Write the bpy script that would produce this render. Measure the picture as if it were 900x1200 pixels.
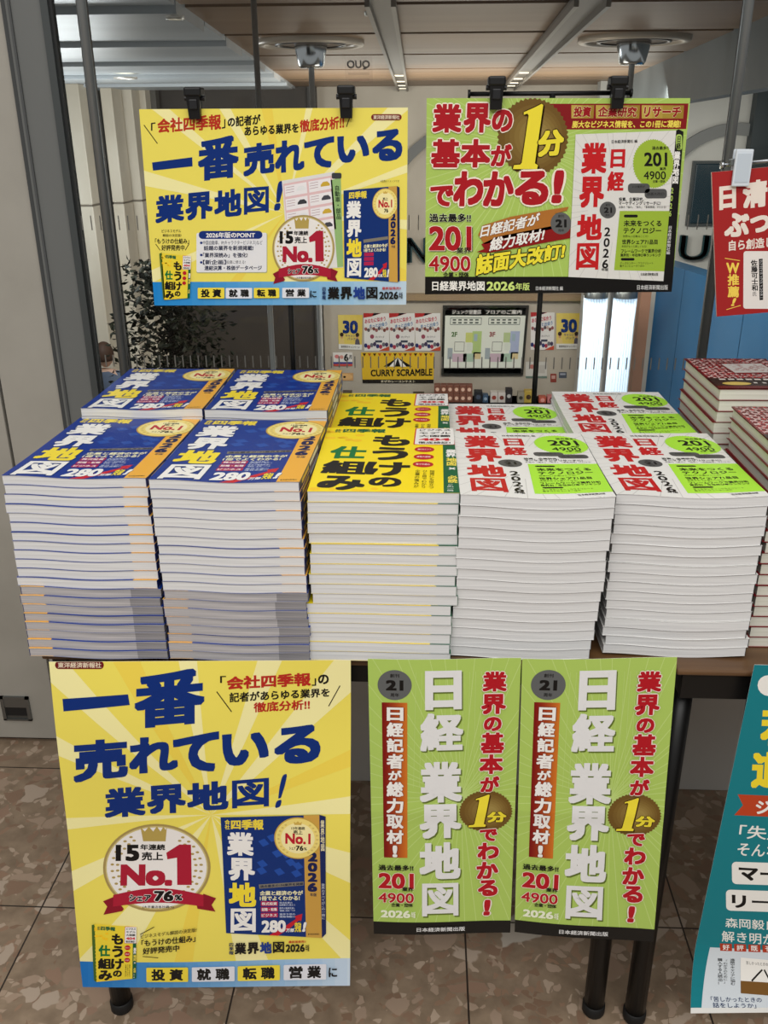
import bpy, bmesh, math, random
import numpy as np
from mathutils import Matrix, Vector
from mathutils.geometry import tessellate_polygon
for _o in list(bpy.data.objects): bpy.data.objects.remove(_o)
SC = bpy.context.scene
COL = SC.collection
rnd = random.Random(7)
PI = math.pi
EYE = 1.35                                   # camera height; shop floor is z = 0

# ------------------------------------------------------------------ camera
FPX = 1056.0
_p, _y, _r = (math.radians(a) for a in (22.76, 2.766, -0.319))
FW = np.array([-math.sin(_y)*math.cos(_p), math.cos(_y)*math.cos(_p), -math.sin(_p)])
_rt = np.array([math.cos(_y), math.sin(_y), 0.0]); _up = np.cross(_rt, FW)
RT = math.cos(_r)*_rt + math.sin(_r)*_up
UP = -math.sin(_r)*_rt + math.cos(_r)*_up
cam = bpy.data.cameras.new('camera'); cam.sensor_width = 36.0; cam.lens = FPX/1200*36
cam.clip_start = 0.02; cam.clip_end = 60
camo = bpy.data.objects.new('camera', cam); COL.objects.link(camo)
camo.matrix_world = Matrix(((RT[0], UP[0], -FW[0], 0), (RT[1], UP[1], -FW[1], 0), (RT[2], UP[2], -FW[2], EYE), (0, 0, 0, 1)))
SC.camera = camo
# ------------------------------------------------------------------ world, lights, exposure
w = bpy.data.worlds.new('world'); SC.world = w; w.use_nodes = True
w.node_tree.nodes['Background'].inputs[0].default_value = (1.0, 0.985, 0.965, 1)
w.node_tree.nodes['Background'].inputs[1].default_value = 0.36
def area(name, loc, sx, sy, power, rot=(0, 0, 0), col=(1, 0.98, 0.95)):
    l = bpy.data.lights.new(name, 'AREA'); l.shape = 'RECTANGLE'; l.size = sx; l.size_y = sy; l.energy = power; l.color = col
    o = bpy.data.objects.new(name, l); o.location = loc; o.rotation_euler = rot; COL.objects.link(o); return o
def point(name, loc, power, rad=0.15, col=(1, 0.93, 0.82)):
    l = bpy.data.lights.new(name, 'POINT'); l.energy = power; l.shadow_soft_size = rad; l.color = col
    o = bpy.data.objects.new(name, l); o.location = loc; COL.objects.link(o); return o
area('shop_ceiling_lamp', (-0.1, 0.35, 2.75), 2.8, 0.7, 21)
area('shop_ceiling_lamp_rear', (0.0, -1.3, 2.75), 3.0, 1.0, 88)
area('hall_warm_fill', (0.4, 9.6, 1.25), 3.6, 1.2, 44, (math.radians(180), 0, 0), (1, 0.94, 0.85))  # unseen upward panel added to brighten the far ceiling planks
point('hall_cove_fill', (-3.3, 8.6, 0.75), 92, .5, (0.95, 0.98, 1))  # bare point for the cove light, with added fill for the pilasters
point('hall_ceiling_fill', (0.2, 6.2, 0.5), 26, .5)  # unseen point added to lift the near ceiling planks
area('hall_lamp_wall', (0.9, 7.5, 1.4), 3.5, 1.0, 165, (math.radians(35), 0, 0), (1, 0.93, 0.84))
point('hall_arch_fill', (3.6, 9.9, 1.3), 11, .3)  # unseen point added to brighten the pale wall around the right arch
SC.view_settings.view_transform = 'Standard'; SC.view_settings.look = 'None'
SC.view_settings.exposure = 0.0; SC.view_settings.gamma = 1.0; SC.view_settings.use_curve_mapping = False
SC.cycles.use_denoising = True
SC.cycles.max_bounces = 6; SC.cycles.transparent_max_bounces = 12

# ------------------------------------------------------------------ helpers
def ray(px, py): return FW + RT*((px-450)/FPX) - UP*((py-600)/FPX)
def on_y(px, py, Y): d = ray(px, py); p = d*(Y/d[1]); return np.array([p[0], p[1], p[2]+EYE])
def on_z(px, py, Z): d = ray(px, py); p = d*((Z-EYE)/d[2]); return np.array([p[0], p[1], p[2]+EYE])
def lin(c):
    return tuple(((v/255)/12.92 if v/255 <= 0.04045 else ((v/255+0.055)/1.055)**2.4) for v in c)
_m = {}
def mat(c, rough=0.5, metal=0.0, name=None, emit=0.0, spec=0.35):
    k = (tuple(c), rough, metal, emit, spec)
    if k in _m: return _m[k]
    m = bpy.data.materials.new(name or 'colour_%d_%d_%d' % tuple(int(v) for v in c)); m.use_nodes = True
    b = m.node_tree.nodes['Principled BSDF']
    b.inputs['Base Color'].default_value = lin(c)+(1,); b.inputs['Roughness'].default_value = rough
    b.inputs['Metallic'].default_value = metal; b.inputs['Specular IOR Level'].default_value = spec
    if emit:
        b.inputs['Emission Color'].default_value = lin(c)+(1,); b.inputs['Emission Strength'].default_value = emit
    _m[k] = m; return m
def noise_mat(name, c1, c2, scale, rough=0.6, stretch=(1, 1, 1), metal=0.0, detail=4):
    m = bpy.data.materials.new(name); m.use_nodes = True; nt = m.node_tree; b = nt.nodes['Principled BSDF']
    tc = nt.nodes.new('ShaderNodeTexCoord'); mp = nt.nodes.new('ShaderNodeMapping'); mp.inputs['Scale'].default_value = stretch
    n = nt.nodes.new('ShaderNodeTexNoise'); n.inputs['Scale'].default_value = scale; n.inputs['Detail'].default_value = detail
    r = nt.nodes.new('ShaderNodeValToRGB'); r.color_ramp.elements[0].position = 0.3; r.color_ramp.elements[1].position = 0.7
    r.color_ramp.elements[0].color = lin(c1)+(1,); r.color_ramp.elements[1].color = lin(c2)+(1,)
    nt.links.new(tc.outputs['Object'], mp.inputs[0]); nt.links.new(mp.outputs[0], n.inputs[0]); nt.links.new(n.outputs[0], r.inputs[0])
    nt.links.new(r.outputs[0], b.inputs['Base Color']); b.inputs['Roughness'].default_value = rough; b.inputs['Metallic'].default_value = metal
    return m
class MB:
    """collects boxes, tubes and polygons into one mesh"""
    def __init__(s): s.v = []; s.f = []; s.mi = []; s.mats = []
    def slot(s, m):
        if m not in s.mats: s.mats.append(m)
        return s.mats.index(m)
    def add(s, vs, fs, m):
        b = len(s.v); s.v += [tuple(map(float, p)) for p in vs]; k = s.slot(m)
        for f in fs: s.f.append([b+i for i in f]); s.mi.append(k)
    def box(s, x0, y0, z0, x1, y1, z1, m, bev=0.0):
        if bev:
            bm = bmesh.new(); bmesh.ops.create_cube(bm, size=1)
            for v in bm.verts: v.co = Vector(((x0+x1)/2+v.co.x*(x1-x0), (y0+y1)/2+v.co.y*(y1-y0), (z0+z1)/2+v.co.z*(z1-z0)))
            bmesh.ops.bevel(bm, geom=bm.edges[:], offset=bev, segments=2, affect='EDGES', profile=0.5)
            bm.verts.index_update(); s.add([v.co for v in bm.verts], [[v.index for v in f.verts] for f in bm.faces], m); bm.free(); return
        vs = [(x, y, z) for z in (z0, z1) for y in (y0, y1) for x in (x0, x1)]
        s.add(vs, [(0, 2, 3, 1), (4, 5, 7, 6), (0, 1, 5, 4), (2, 6, 7, 3), (0, 4, 6, 2), (1, 3, 7, 5)], m)
    def hexa(s, base, top, m):
        """two quads (same winding) joined into a solid"""
        s.add(list(base)+list(top), [(3, 2, 1, 0), (4, 5, 6, 7), (0, 1, 5, 4), (1, 2, 6, 5), (2, 3, 7, 6), (3, 0, 4, 7)], m)
    def tube(s, pts, r, m, n=12, cap=True):
        pts = [Vector(p) for p in pts]; rs = r if isinstance(r, (list, tuple)) else [r]*len(pts)
        vs = []; fs = []
        for i, p in enumerate(pts):
            a = (pts[min(i+1, len(pts)-1)]-pts[max(i-1, 0)]).normalized()
            u = a.cross(Vector((0, 0, 1)) if abs(a.z) < 0.9 else Vector((0, 1, 0))).normalized(); q = a.cross(u)
            for k in range(n):
                t = 2*PI*k/n; vs.append(p+(u*math.cos(t)+q*math.sin(t))*rs[i])
        for i in range(len(pts)-1):
            for k in range(n): fs.append((i*n+k, i*n+(k+1) % n, (i+1)*n+(k+1) % n, (i+1)*n+k))
        if cap: fs.append(tuple(range(n-1, -1, -1))); fs.append(tuple(range((len(pts)-1)*n, len(pts)*n)))
        s.add(vs, fs, m)
    def lathe(s, prof, c, m, n=24):
        vs = []; fs = []
        for (r, z) in prof:
            for k in range(n): t = 2*PI*k/n; vs.append((c[0]+r*math.cos(t), c[1]+r*math.sin(t), c[2]+z))
        for i in range(len(prof)-1):
            for k in range(n): fs.append((i*n+k, i*n+(k+1) % n, (i+1)*n+(k+1) % n, (i+1)*n+k))
        s.add(vs, fs, m)
    def build(s, name, parent=None, smooth=False):
        me = bpy.data.meshes.new(name); me.from_pydata(s.v, [], s.f)
        for m in s.mats: me.materials.append(m)
        me.polygons.foreach_set('material_index', s.mi)
        if smooth: me.polygons.foreach_set('use_smooth', [True]*len(s.f))
        me.update(); return link(name, me, parent)
def link(name, me, parent=None):
    o = bpy.data.objects.new(name, me); COL.objects.link(o)
    if parent is not None: o.parent = parent
    return o
def tag(o, label, cat, group=None):
    o['label'] = label; o['category'] = cat
    if group: o['group'] = group
    return o
def struct(o): o['kind'] = 'structure'; return o
def empty(name, loc, label, cat, group=None):
    o = bpy.data.objects.new(name, None); o.location = loc; o.empty_display_size = 0.05; COL.objects.link(o); return tag(o, label, cat, group)
ORD = ['top', 'second', 'third', 'fourth', 'fifth', 'sixth', 'seventh', 'eighth', 'ninth', 'tenth', 'eleventh', 'twelfth', 'thirteenth', 'fourteenth',
       'fifteenth', 'sixteenth', 'seventeenth', 'eighteenth', 'nineteenth', 'twentieth', 'twenty-first']

# ------------------------------------------------------------------ printed sheets: lettering and shapes as thin layers on paper
_gl = {}
def glyphs(t):
    if t not in _gl:
        c = bpy.data.curves.new('lettering', 'FONT'); c.body = t; c.resolution_u = 3
        o = bpy.data.objects.new('lettering', c); COL.objects.link(o)
        dg = bpy.context.evaluated_depsgraph_get(); me = bpy.data.meshes.new_from_object(o.evaluated_get(dg))
        v = np.array([p.co[:2] for p in me.vertices], float).reshape(-1, 2)
        me.calc_loop_triangles(); f = np.array([t_.vertices for t_ in me.loop_triangles], int).reshape(-1, 3)
        bpy.data.objects.remove(o); bpy.data.curves.remove(c); bpy.data.meshes.remove(me)
        _gl[t] = (v, f)
    return _gl[t]
def homog(src, dst):
    A = []; b = []
    for (x, y), (u, v) in zip(src, dst):
        A += [[x, y, 1, 0, 0, 0, -u*x, -u*y], [0, 0, 0, x, y, 1, -v*x, -v*y]]; b += [u, v]
    return np.append(np.linalg.solve(np.array(A, float), np.array(b, float)), 1).reshape(3, 3)
def happly(H, P):
    q = np.c_[P, np.ones(len(P))] @ H.T; return q[:, :2]/q[:, 2:]
def clip_rect(poly, W, H):
    for ax, val, sg in ((0, 0, 1), (0, W, -1), (1, 0, 1), (1, H, -1)):
        out = []
        for i in range(len(poly)):
            a, b = poly[i-1], poly[i]; da = (a[ax]-val)*sg; db = (b[ax]-val)*sg
            if (da >= 0) != (db >= 0): t = da/(da-db); out.append((a[0]+(b[0]-a[0])*t, a[1]+(b[1]-a[1])*t))
            if db >= 0: out.append(b)
        poly = out
        if len(poly) < 3: return []
    return poly
def Q(x0, t0, b0, x1, t1, b1, sl=0): return [(x0+sl, t0), (x1+sl, t1), (x1, b1), (x0, b0)]
def B(x0, y0, x1, y1, sl=0): return [(x0+sl, y0), (x1+sl, y0), (x1, y1), (x0, y1)]
class Print:
    """artwork on a sheet W x H metres; coordinates are those of a picture whose sheet corners are `src` (tl, tr, br, bl)"""
    def __init__(s, W, H, src=None):
        s.W, s.H = W, H; s.items = []; s.layer = 1
        s.M = homog(src or [(0, 0), (W, 0), (W, H), (0, H)], [(0, H), (W, H), (W, 0), (0, 0)])
    def _put(s, V, F, col, fine=False):
        s.items.append((V, F, tuple(col), s.layer, fine))
    def up(s, n=1): s.layer += n
    def poly(s, pts, col, fine=False):
        p = [tuple(q) for q in happly(s.M, np.array(pts, float))]
        p = clip_rect(p, s.W, s.H)
        if len(p) < 3: return
        t = tessellate_polygon([[Vector((a, b, 0)) for a, b in p]])
        if t: s._put(np.array(p), np.array(t, int), col, fine)
    def box(s, x0, y0, x1, y1, col, fine=False): s.poly(B(x0, y0, x1, y1), col, fine)
    def ell(s, cx, cy, rx, ry, col, n=40, teeth=0, depth=0.05):
        P = []
        N = teeth*2 if teeth else n
        for k in range(N):
            a = 2*PI*k/N; f = 1-(depth if teeth and k % 2 else 0); P.append((cx+rx*f*math.cos(a), cy+ry*f*math.sin(a)))
        s.poly(P, col)
    def rbox(s, x0, y0, x1, y1, col, r=None, fine=False):
        r = min(x1-x0, y1-y0)/2 if r is None else r; P = []
        for cx, cy, a0 in ((x1-r, y0+r, -PI/2), (x1-r, y1-r, 0), (x0+r, y1-r, PI/2), (x0+r, y0+r, PI)):
            for k in range(5): a = a0+PI/2*k/4; P.append((cx+r*math.cos(a), cy+r*math.sin(a)))
        s.poly(P, col, fine)
    def line(s, x0, y0, x1, y1, wd, col):
        d = math.hypot(x1-x0, y1-y0); nx, ny = -(y1-y0)/d*wd/2, (x1-x0)/d*wd/2
        s.poly([(x0+nx, y0+ny), (x1+nx, y1+ny), (x1-nx, y1-ny), (x0-nx, y0-ny)], col)
    def grad(s, quad, c0, c1, n=10):
        a = np.array(quad, float); c0 = np.array(c0, float); c1 = np.array(c1, float)
        for i in range(n):
            f0, f1 = i/n, (i+1)/n
            s.poly([a[0]+(a[1]-a[0])*f0, a[0]+(a[1]-a[0])*f1, a[3]+(a[2]-a[3])*f1, a[3]+(a[2]-a[3])*f0], (c0+(c1-c0)*(i+.5)/n).round())
    def text(s, t, quad, col, r=0.02, out=None, shadow=None, cell=False, fine=False):
        """lettering fitted to a quad (tl, tr, br, bl); r thickens strokes, out = (colour, width) draws a rim"""
        v, f = glyphs(t)
        if not len(f): return
        if cell: lo = np.array([0.0, -0.1]); hi = np.array([1.0, 0.9])
        else: lo = v.min(0)-r; hi = v.max(0)+r
        q = np.array(quad, float)
        if (r > .042 or (r > .026 and '図' in t)) and any(ch in '業図番報最誌議資職営経' for ch in t): r = .026 if '図' in t else .042
        def put(rad, c, dx=0, dy=0):
            n = 1 if rad <= 0 else (4 if rad < 0.016 else 8 if rad <= 0.06 else 12)
            sq = rad*.88
            if n == 8: offs = [(0, 0)]+[(a*sq, b*sq) for a in (-1, -.5, 0, .5, 1) for b in (-1, -.5, 0, .5, 1) if max(abs(a), abs(b)) == 1] if rad > .024 else [(0, 0)]+[(a*sq, b*sq) for a in (-1, 0, 1) for b in (-1, 0, 1) if a or b]
            else: offs = [(0, 0)]+[(rad*math.cos(2*PI*k/n+.4), rad*math.sin(2*PI*k/n+.4)) for k in range(n)] if rad > 0 else [(0, 0)]
            if rad > 0.07: offs += [(a*.5, b*.5) for a, b in offs[1:]]
            if rad > 0 and n == 4: offs = offs[1:]
            VV = []; FF = []; zz = []
            for i, (ox, oy) in enumerate(offs):
                VV.append(v+(ox, oy)); FF.append(f+i*len(v)); zz.append(np.full(len(v), i*1.5e-6))
            V = (np.concatenate(VV)-lo)/(hi-lo); a = V[:, :1]; b = 1-V[:, 1:]
            D = q[0]*(1-a)*(1-b)+q[1]*a*(1-b)+q[2]*a*b+q[3]*(1-a)*b+np.array([dx, dy])
            s._put(np.c_[happly(s.M, D), np.concatenate(zz)], np.concatenate(FF), c, fine)
        L = s.layer
        if shadow: put(r, shadow[0], shadow[1], shadow[2]); s.layer += 1
        if out: put(r+out[1], out[0]); s.layer += 1
        put(r, col); s.layer = L
    def vtext(s, t, x0, y0, x1, y1, col, r=0.02, out=None, sk=0, fine=False):
        h = (y1-y0)/len(t)
        for i, ch in enumerate(t):
            if ch == ' ': continue
            k = sk*(i/len(t)); k2 = sk*((i+1)/len(t))
            s.text(ch, [(x0+k, y0+i*h), (x1+k, y0+i*h), (x1+k2, y0+(i+1)*h), (x0+k2, y0+(i+1)*h)], col, r, out, cell=True, fine=fine)
    def embed(s, other, quad, fine=False, base=None):
        M = homog([(0, other.H), (other.W, other.H), (other.W, 0), (0, 0)], happly(s.M, np.array(quad, float)))
        if base: s.poly(quad, base); 
        L = s.layer+1
        for V, F, c, l, fi in other.items:
            if fi and not fine: continue
            W = happly(M, V[:, :2]); s.items.append((np.c_[W, V[:, 2]] if V.shape[1] == 3 else W, F, c, L+l-1, fi))
        s.layer = L+max(l for _, _, _, l, _ in other.items)
    def mesh(s, mb, fmap, L=None, rough=0.45, step=9e-5):
        for V, F, c, l, fi in s.items:
            z = V[:, 2] if V.shape[1] == 3 else np.zeros(len(V)); T = np.c_[V[:, :2], z]
            if L:
                tri = T[F]
                for _ in range(14):
                    e = np.stack([np.linalg.norm((tri[:, (i+1) % 3]-tri[:, i])[:, :2], axis=1) for i in range(3)], 1)
                    big = e.max(1) > L
                    if not big.any(): break
                    k = e[big].argmax(1); tb = tri[big]; ii = np.arange(len(tb))
                    a, b, c3 = tb[ii, k], tb[ii, (k+1) % 3], tb[ii, (k+2) % 3]; mid = (a+b)/2
                    tri = np.concatenate([tri[~big], np.stack([a, mid, c3], 1), np.stack([mid, b, c3], 1)])
                P = fmap(tri.reshape(-1, 3)[:, 0], tri.reshape(-1, 3)[:, 1], l*step+tri.reshape(-1, 3)[:, 2]); n = len(tri)
                G = np.arange(n*3).reshape(n, 3)
            else:
                P = fmap(T[:, 0], T[:, 1], l*step+T[:, 2]); G = F
            mb.add(P, G.tolist(), mat(c, rough, spec=.2))
def sheet(pr, mb, fmap, front, back, th, nx=1, ny=1, rough=0.45):
    xs = np.linspace(0, pr.W, nx+1); ys = np.linspace(0, pr.H, ny+1); X, Y = np.meshgrid(xs, ys); X = X.ravel(); Y = Y.ravel()
    n = (nx+1)*(ny+1); i = lambda a, b: b*(nx+1)+a
    P = fmap(X, Y, np.zeros(n)); R = fmap(X, Y, np.full(n, -th))
    fs = [(i(a, b), i(a+1, b), i(a+1, b+1), i(a, b+1)) for b in range(ny) for a in range(nx)]
    mb.add(P, fs, mat(front, rough, spec=.2))
    bs = [tuple(reversed(f)) for f in fs]
    mb.add(R, bs, mat(back, rough))
    rim = [i(a, 0) for a in range(nx+1)]+[i(nx, b) for b in range(1, ny+1)]+[i(a, ny) for a in range(nx-1, -1, -1)]+[i(0, b) for b in range(ny-1, 0, -1)]
    m = len(rim); mb.add([P[k] for k in rim]+[R[k] for k in rim], [(k, m+k, m+(k+1) % m, (k+1) % m) for k in range(m)], mat(back, rough))
def quad_map(tl, tr, br, bl, W, H, bulge=None, nrm=(0, -1, 0)):
    c = [np.array(p, float) for p in (tl, tr, br, bl)]; nn = np.array(nrm, float)
    def f(x, y, h):
        u = (np.asarray(x)/W)[:, None]; v = (1-np.asarray(y)/H)[:, None]
        P = c[0]*(1-u)*(1-v)+c[1]*u*(1-v)+c[2]*u*v+c[3]*(1-u)*v
        d = np.asarray(h).copy().astype(float)
        if bulge is not None: d = d+bulge(u[:, 0], v[:, 0])
        return P+d[:, None]*nn
    return f
# ------------------------------------------------------------------ artwork
RED = (176, 26, 34); NAVY = (8, 46, 120); BLK = (22, 20, 20); WHT = (240, 238, 234)
def rays(p, cx, cy, R, n, wd, col, a0=0.0, jit=0.0):
    for k in range(n):
        a = a0+2*PI*k/n+rnd.uniform(-jit, jit); h = wd*rnd.uniform(.6, 1.3)
        p.poly([(cx, cy), (cx+R*math.cos(a-h), cy+R*math.sin(a-h)), (cx+R*math.cos(a+h), cy+R*math.sin(a+h))], col)
def art_blue(nv=(0, 50, 116), gold=(240, 178, 66)):
    p = Print(.182, .257, [(55, 78), (750, 48), (765, 945), (98, 893)])
    for (x, y) in ((360, 250), (455, 325), (350, 400), (550, 385), (470, 455), (590, 465), (345, 450), (420, 215), (600, 410), (520, 330)):
        p.poly([(x-38, y-10), (x+5, y-30), (x+40, y+8), (x-5, y+28)], (34, 78, 165), True)
    p.up(); p.poly([(640, 40), (760, 40), (775, 950), (655, 950)], gold); 
    p.text('会', B(85, 93, 121, 126), (238, 214, 70), .03, fine=True); p.text('社', B(85, 128, 121, 162), (238, 214, 70), .03, fine=True)
    p.text('四季報', Q(128, 92, 162, 360, 84, 158), (238, 214, 70), .045)
    for ch, q, c in (('業', B(98, 178, 292, 348), WHT), ('界', B(110, 360, 300, 522), WHT), ('地', B(114, 534, 308, 708), (246, 222, 60)), ('図', B(124, 714, 310, 894), WHT)):
        p.text(ch, q, c, .05, (nv, .03))
    p.poly([(325, 548), (640, 522), (640, 550), (330, 578)], (128, 122, 110))
    p.text('企業と経済の今が', Q(333, 594, 626, 635, 588, 624), (240, 234, 190), .035); p.text('1冊でよくわかる!', Q(333, 632, 664, 612, 628, 662), (240, 234, 190), .035)
    for y0, t in ((668, '株式投資'), (710, '就職・転職'), (752, 'ビジネス')):
        p.rbox(340, y0, 460, y0+34, (176, 34, 80), 4)
    p.poly([(380, 925), (520, 845), (585, 800), (575, 780), (630, 762), (622, 815), (605, 812), (540, 870), (430, 940)], (200, 34, 50))
    p.up()
    p.text('過去最多の194業界を掲載', Q(335, 553, 572, 638, 528, 547), (30, 40, 70), .02, fine=True)
    for y0, t in ((668, '株式投資'), (710, '就職・転職'), (752, 'ビジネス')):
        p.text(t, B(346, y0+6, 452, y0+29), WHT, .02, fine=True)
    for y, t in ((672, '株式投資の'), (688, '銘柄選びに役立つ'), (712, '業界の業績見通し'), (730, '役立つ'), (757, '業界予想の'), (775, '情報満載に')):
        p.text(t, B(470, y, 560+(y % 3)*20, y+14), (205, 214, 235), .01, fine=True)
    p.text('280', B(345, 806, 515, 896), WHT, .045, (nv, .02)); p.text('万部', B(516, 868, 572, 896), WHT, .035)
    p.text('突破', B(576, 822, 622, 898), (246, 222, 60), .03, (nv, .02)); p.text('!', B(626, 824, 648, 896, 14), WHT, .05, (nv, .02))
    for i, d in enumerate('2026'): p.text(d, B(670-i, 308+74*i, 738-i, 376+74*i), (20, 30, 80), .06)
    p.text('年版', B(684, 606, 730, 632), (24, 30, 70), .02); p.text('東洋経済新報社', B(668, 908, 748, 922), (40, 34, 30), .01, fine=True)
    p.ell(600, 212, 166, 146, (196, 160, 70)); p.up(); p.ell(600, 212, 158, 138, (240, 218, 124)); p.up(); p.ell(600, 212, 118, 106, (246, 234, 172)); p.up()
    for sg in (-1, 1):
        for k in range(9):
            a = -0.9+1.9*k/8; p.ell(600+sg*136*math.cos(a), 212+118*math.sin(a), 9, 6, (214, 190, 110), 8)
    p.poly([(575, 118), (572, 96), (586, 106), (600, 92), (614, 106), (628, 96), (625, 118)], (206, 172, 80))
    p.text('15年連続', B(555, 130, 650, 152), BLK, .02, fine=True); p.text('売上', B(568, 154, 634, 184), BLK, .025)
    p.text('No.1', B(512, 176, 690, 252), (190, 28, 46), .04); p.text('シェア', B(540, 272, 585, 292), BLK, .02, fine=True); p.text('76', B(586, 262, 640, 298), BLK, .04); p.text('%', B(642, 274, 664, 294), BLK, .02, fine=True)
    return p
def art_nikkei(green=(174, 234, 66), base=(220, 219, 215)):
    p = Print(.182, .257, [(95, 95), (760, 68), (668, 1078), (42, 1050)])
    for k in range(40):
        a = 2*PI*k/40+rnd.uniform(-.05, .05); x, y = 360, 560
        p.line(x+190*math.cos(a), y+260*math.sin(a), x+900*math.cos(a), y+900*math.sin(a), 3.2, (202, 200, 196))
    p.up(); r = (196, 30, 34)
    for ch, q in (('業', [(134, 150), (308, 146), (298, 358), (126, 362)]), ('界', [(122, 376), (288, 374), (280, 582), (112, 588)]),
                  ('地', [(106, 628), (272, 626), (264, 800), (94, 808)]), ('図', [(98, 818), (254, 816), (244, 1006), (86, 1008)]),
                  ('日', [(330, 194), (426, 192), (420, 318), (322, 320)]), ('経', [(308, 340), (420, 338), (412, 474), (300, 476)])):
        p.text(ch, q, r, .05 if ch != '日' else .04)
    p.ell(600+8, 290, 136, 166, green, teeth=56, depth=.045)
    p.poly([(385, 606), (716, 606), (680, 1012), (345, 1004)], green)
    p.up()
    p.ell(306, 600, 54, 56, (88, 88, 88)); p.rbox(440, 422, 584, 486, (84, 84, 84), 22); p.rbox(550, 458, 696, 522, (84, 84, 84), 22)
    p.rbox(412, 631, 504, 650, BLK); p.rbox(390, 922, 480, 940, BLK); p.up()
    p.text('21', B(280, 582, 334, 620), BLK, .04); p.text('創刊', B(292, 560, 320, 574), BLK, .01, fine=True); p.text('周年', B(290, 628, 318, 642), BLK, .01, fine=True)
    for i, d in enumerate('2026'): p.text(d, [(284-5*i, 716+72*i), (324-5*i, 716+72*i), (320-5*i, 776+72*i), (280-5*i, 776+72*i)], BLK, .02)
    p.text('年版', B(262, 990, 306, 1010), BLK, .02)
    for t, q, b, fi in (('日本経済新聞社 編', Q(334, 132, 156, 504, 128, 150), .015, False), ('過去最多!!', B(600, 173, 708, 197), .02, False), ('201', B(548, 214, 700, 308), .025, False),
                    ('業界', B(650, 314, 692, 334), .02, False), ('4900', B(544, 340, 690, 396), .012, False), ('企業・団体', B(604, 399, 684, 417), .02, False),
                    ('投資、企業研究、', B(380, 515, 545, 540), .02, False), ('マーケティングリサーチに!', B(378, 541, 654, 567), .02, False), ('企業の「強み」「弱み」「事業規模」がわかる!', B(378, 572, 690, 588), .0, True),
                    ('未来をつくる', B(410, 668, 658, 710), .025, False), ('テクノロジー', B(408, 718, 656, 758), .025, False), ('世界No.1企業はここだ!', B(404, 768, 570, 784), .0, True),
                    ('世界シェア71品目', B(398, 797, 632, 831), .03, False), ('未来がもっと楽しくなる!', B(396, 836, 560, 852), .0, True), ('フレームワークで業界分析', B(392, 861, 656, 889), .025, False),
                    ('業界別・年収伸び率ランキング', B(388, 892, 652, 914), .02, False), ('データセンター・ウラナリシート', B(385, 948, 602, 965), .0, True), ('量子コンピューターほか', B(383, 968, 545, 983), .0, True),
                    ('日本経済新聞出版', B(520, 1022, 634, 1042), .015, False), ('21の業界が', B(468, 436, 552, 452), 0, True), ('誌面大改訂!', B(566, 482, 680, 502), .0, True)):
        p.text(t, q, BLK, b, fine=fi)
    return p
def art_yellow(base=None):
    p = Print(.182, .257, [(160, 88), (392, 100), (402, 412), (170, 437)])
    o = (250, 204, 40)
    for k in range(26):
        x, y = rnd.choice(((200, 160), (200, 420), (300, 420), (180, 110))); a = rnd.uniform(0, 2*PI); d = rnd.uniform(0, 45)
        p.ell(x+d*math.cos(a)*1.3, y+d*math.sin(a)*.6, rnd.uniform(5, 14), rnd.uniform(3, 8), o, 12)
    p.up(); g = (18, 96, 62)
    p.text('会社', B(178, 98, 190, 120), g, .03, fine=True); p.text('四季報', Q(194, 97, 121, 276, 101, 124), g, .04)
    for ch, q, c in (('も', B(256, 138, 322, 200), BLK), ('う', B(260, 206, 322, 276), BLK), ('け', B(254, 284, 328, 352), BLK), ('の', B(266, 358, 318, 402), BLK),
                     ('仕', B(184, 203, 250, 272), (16, 116, 60)), ('組', B(180, 282, 258, 350), BLK), ('み', B(182, 358, 262, 426), BLK)): p.text(ch, q, c, .05)
    p.poly([(376, 190), (396, 190), (404, 414), (380, 416)], g)
    p.rbox(328, 98, 396, 192, (205, 30, 50), 3); p.up(); p.rbox(330, 100, 394, 190, WHT, 3)
    for y in (217, 255, 292): p.ell(347, y, 16, 14, (190, 26, 44))
    p.up()
    for t, y, c, b in (('ビジネス', 104, BLK, .02), ('モデル', 121, BLK, .02), ('大図鑑', 138, BLK, .03), ('404', 156, (205, 30, 50), .05), ('徹底検証!', 175, BLK, .02)): p.text(t, B(336, y, 388, y+(15 if t == '404' else 12)), c, b)
    for y, t in ((217, '儲けのヒント'), (255, '成長の秘密'), (292, '稼ぐ仕組み')): p.text(t, B(336, y-4, 358, y+4), (245, 220, 220), .02, fine=True)
    for x, t in ((336, '企業の強みが'), (347, 'ひと目でわかり'), (358, '投資にも役立つ')): p.vtext(t, x, 318, x+8, 400, BLK, .0, fine=True)
    p.vtext('地図', 382, 258, 398, 296, (240, 220, 90), .04); p.vtext('業界', 381, 216, 397, 254, WHT, .04); p.text('×', B(386, 304, 396, 314), WHT, .02, fine=True)
    p.vtext('必読', 385, 340, 399, 372, (240, 220, 90), .03); p.vtext('この一冊', 384, 376, 394, 408, WHT, .0, fine=True)
    return p
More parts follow.
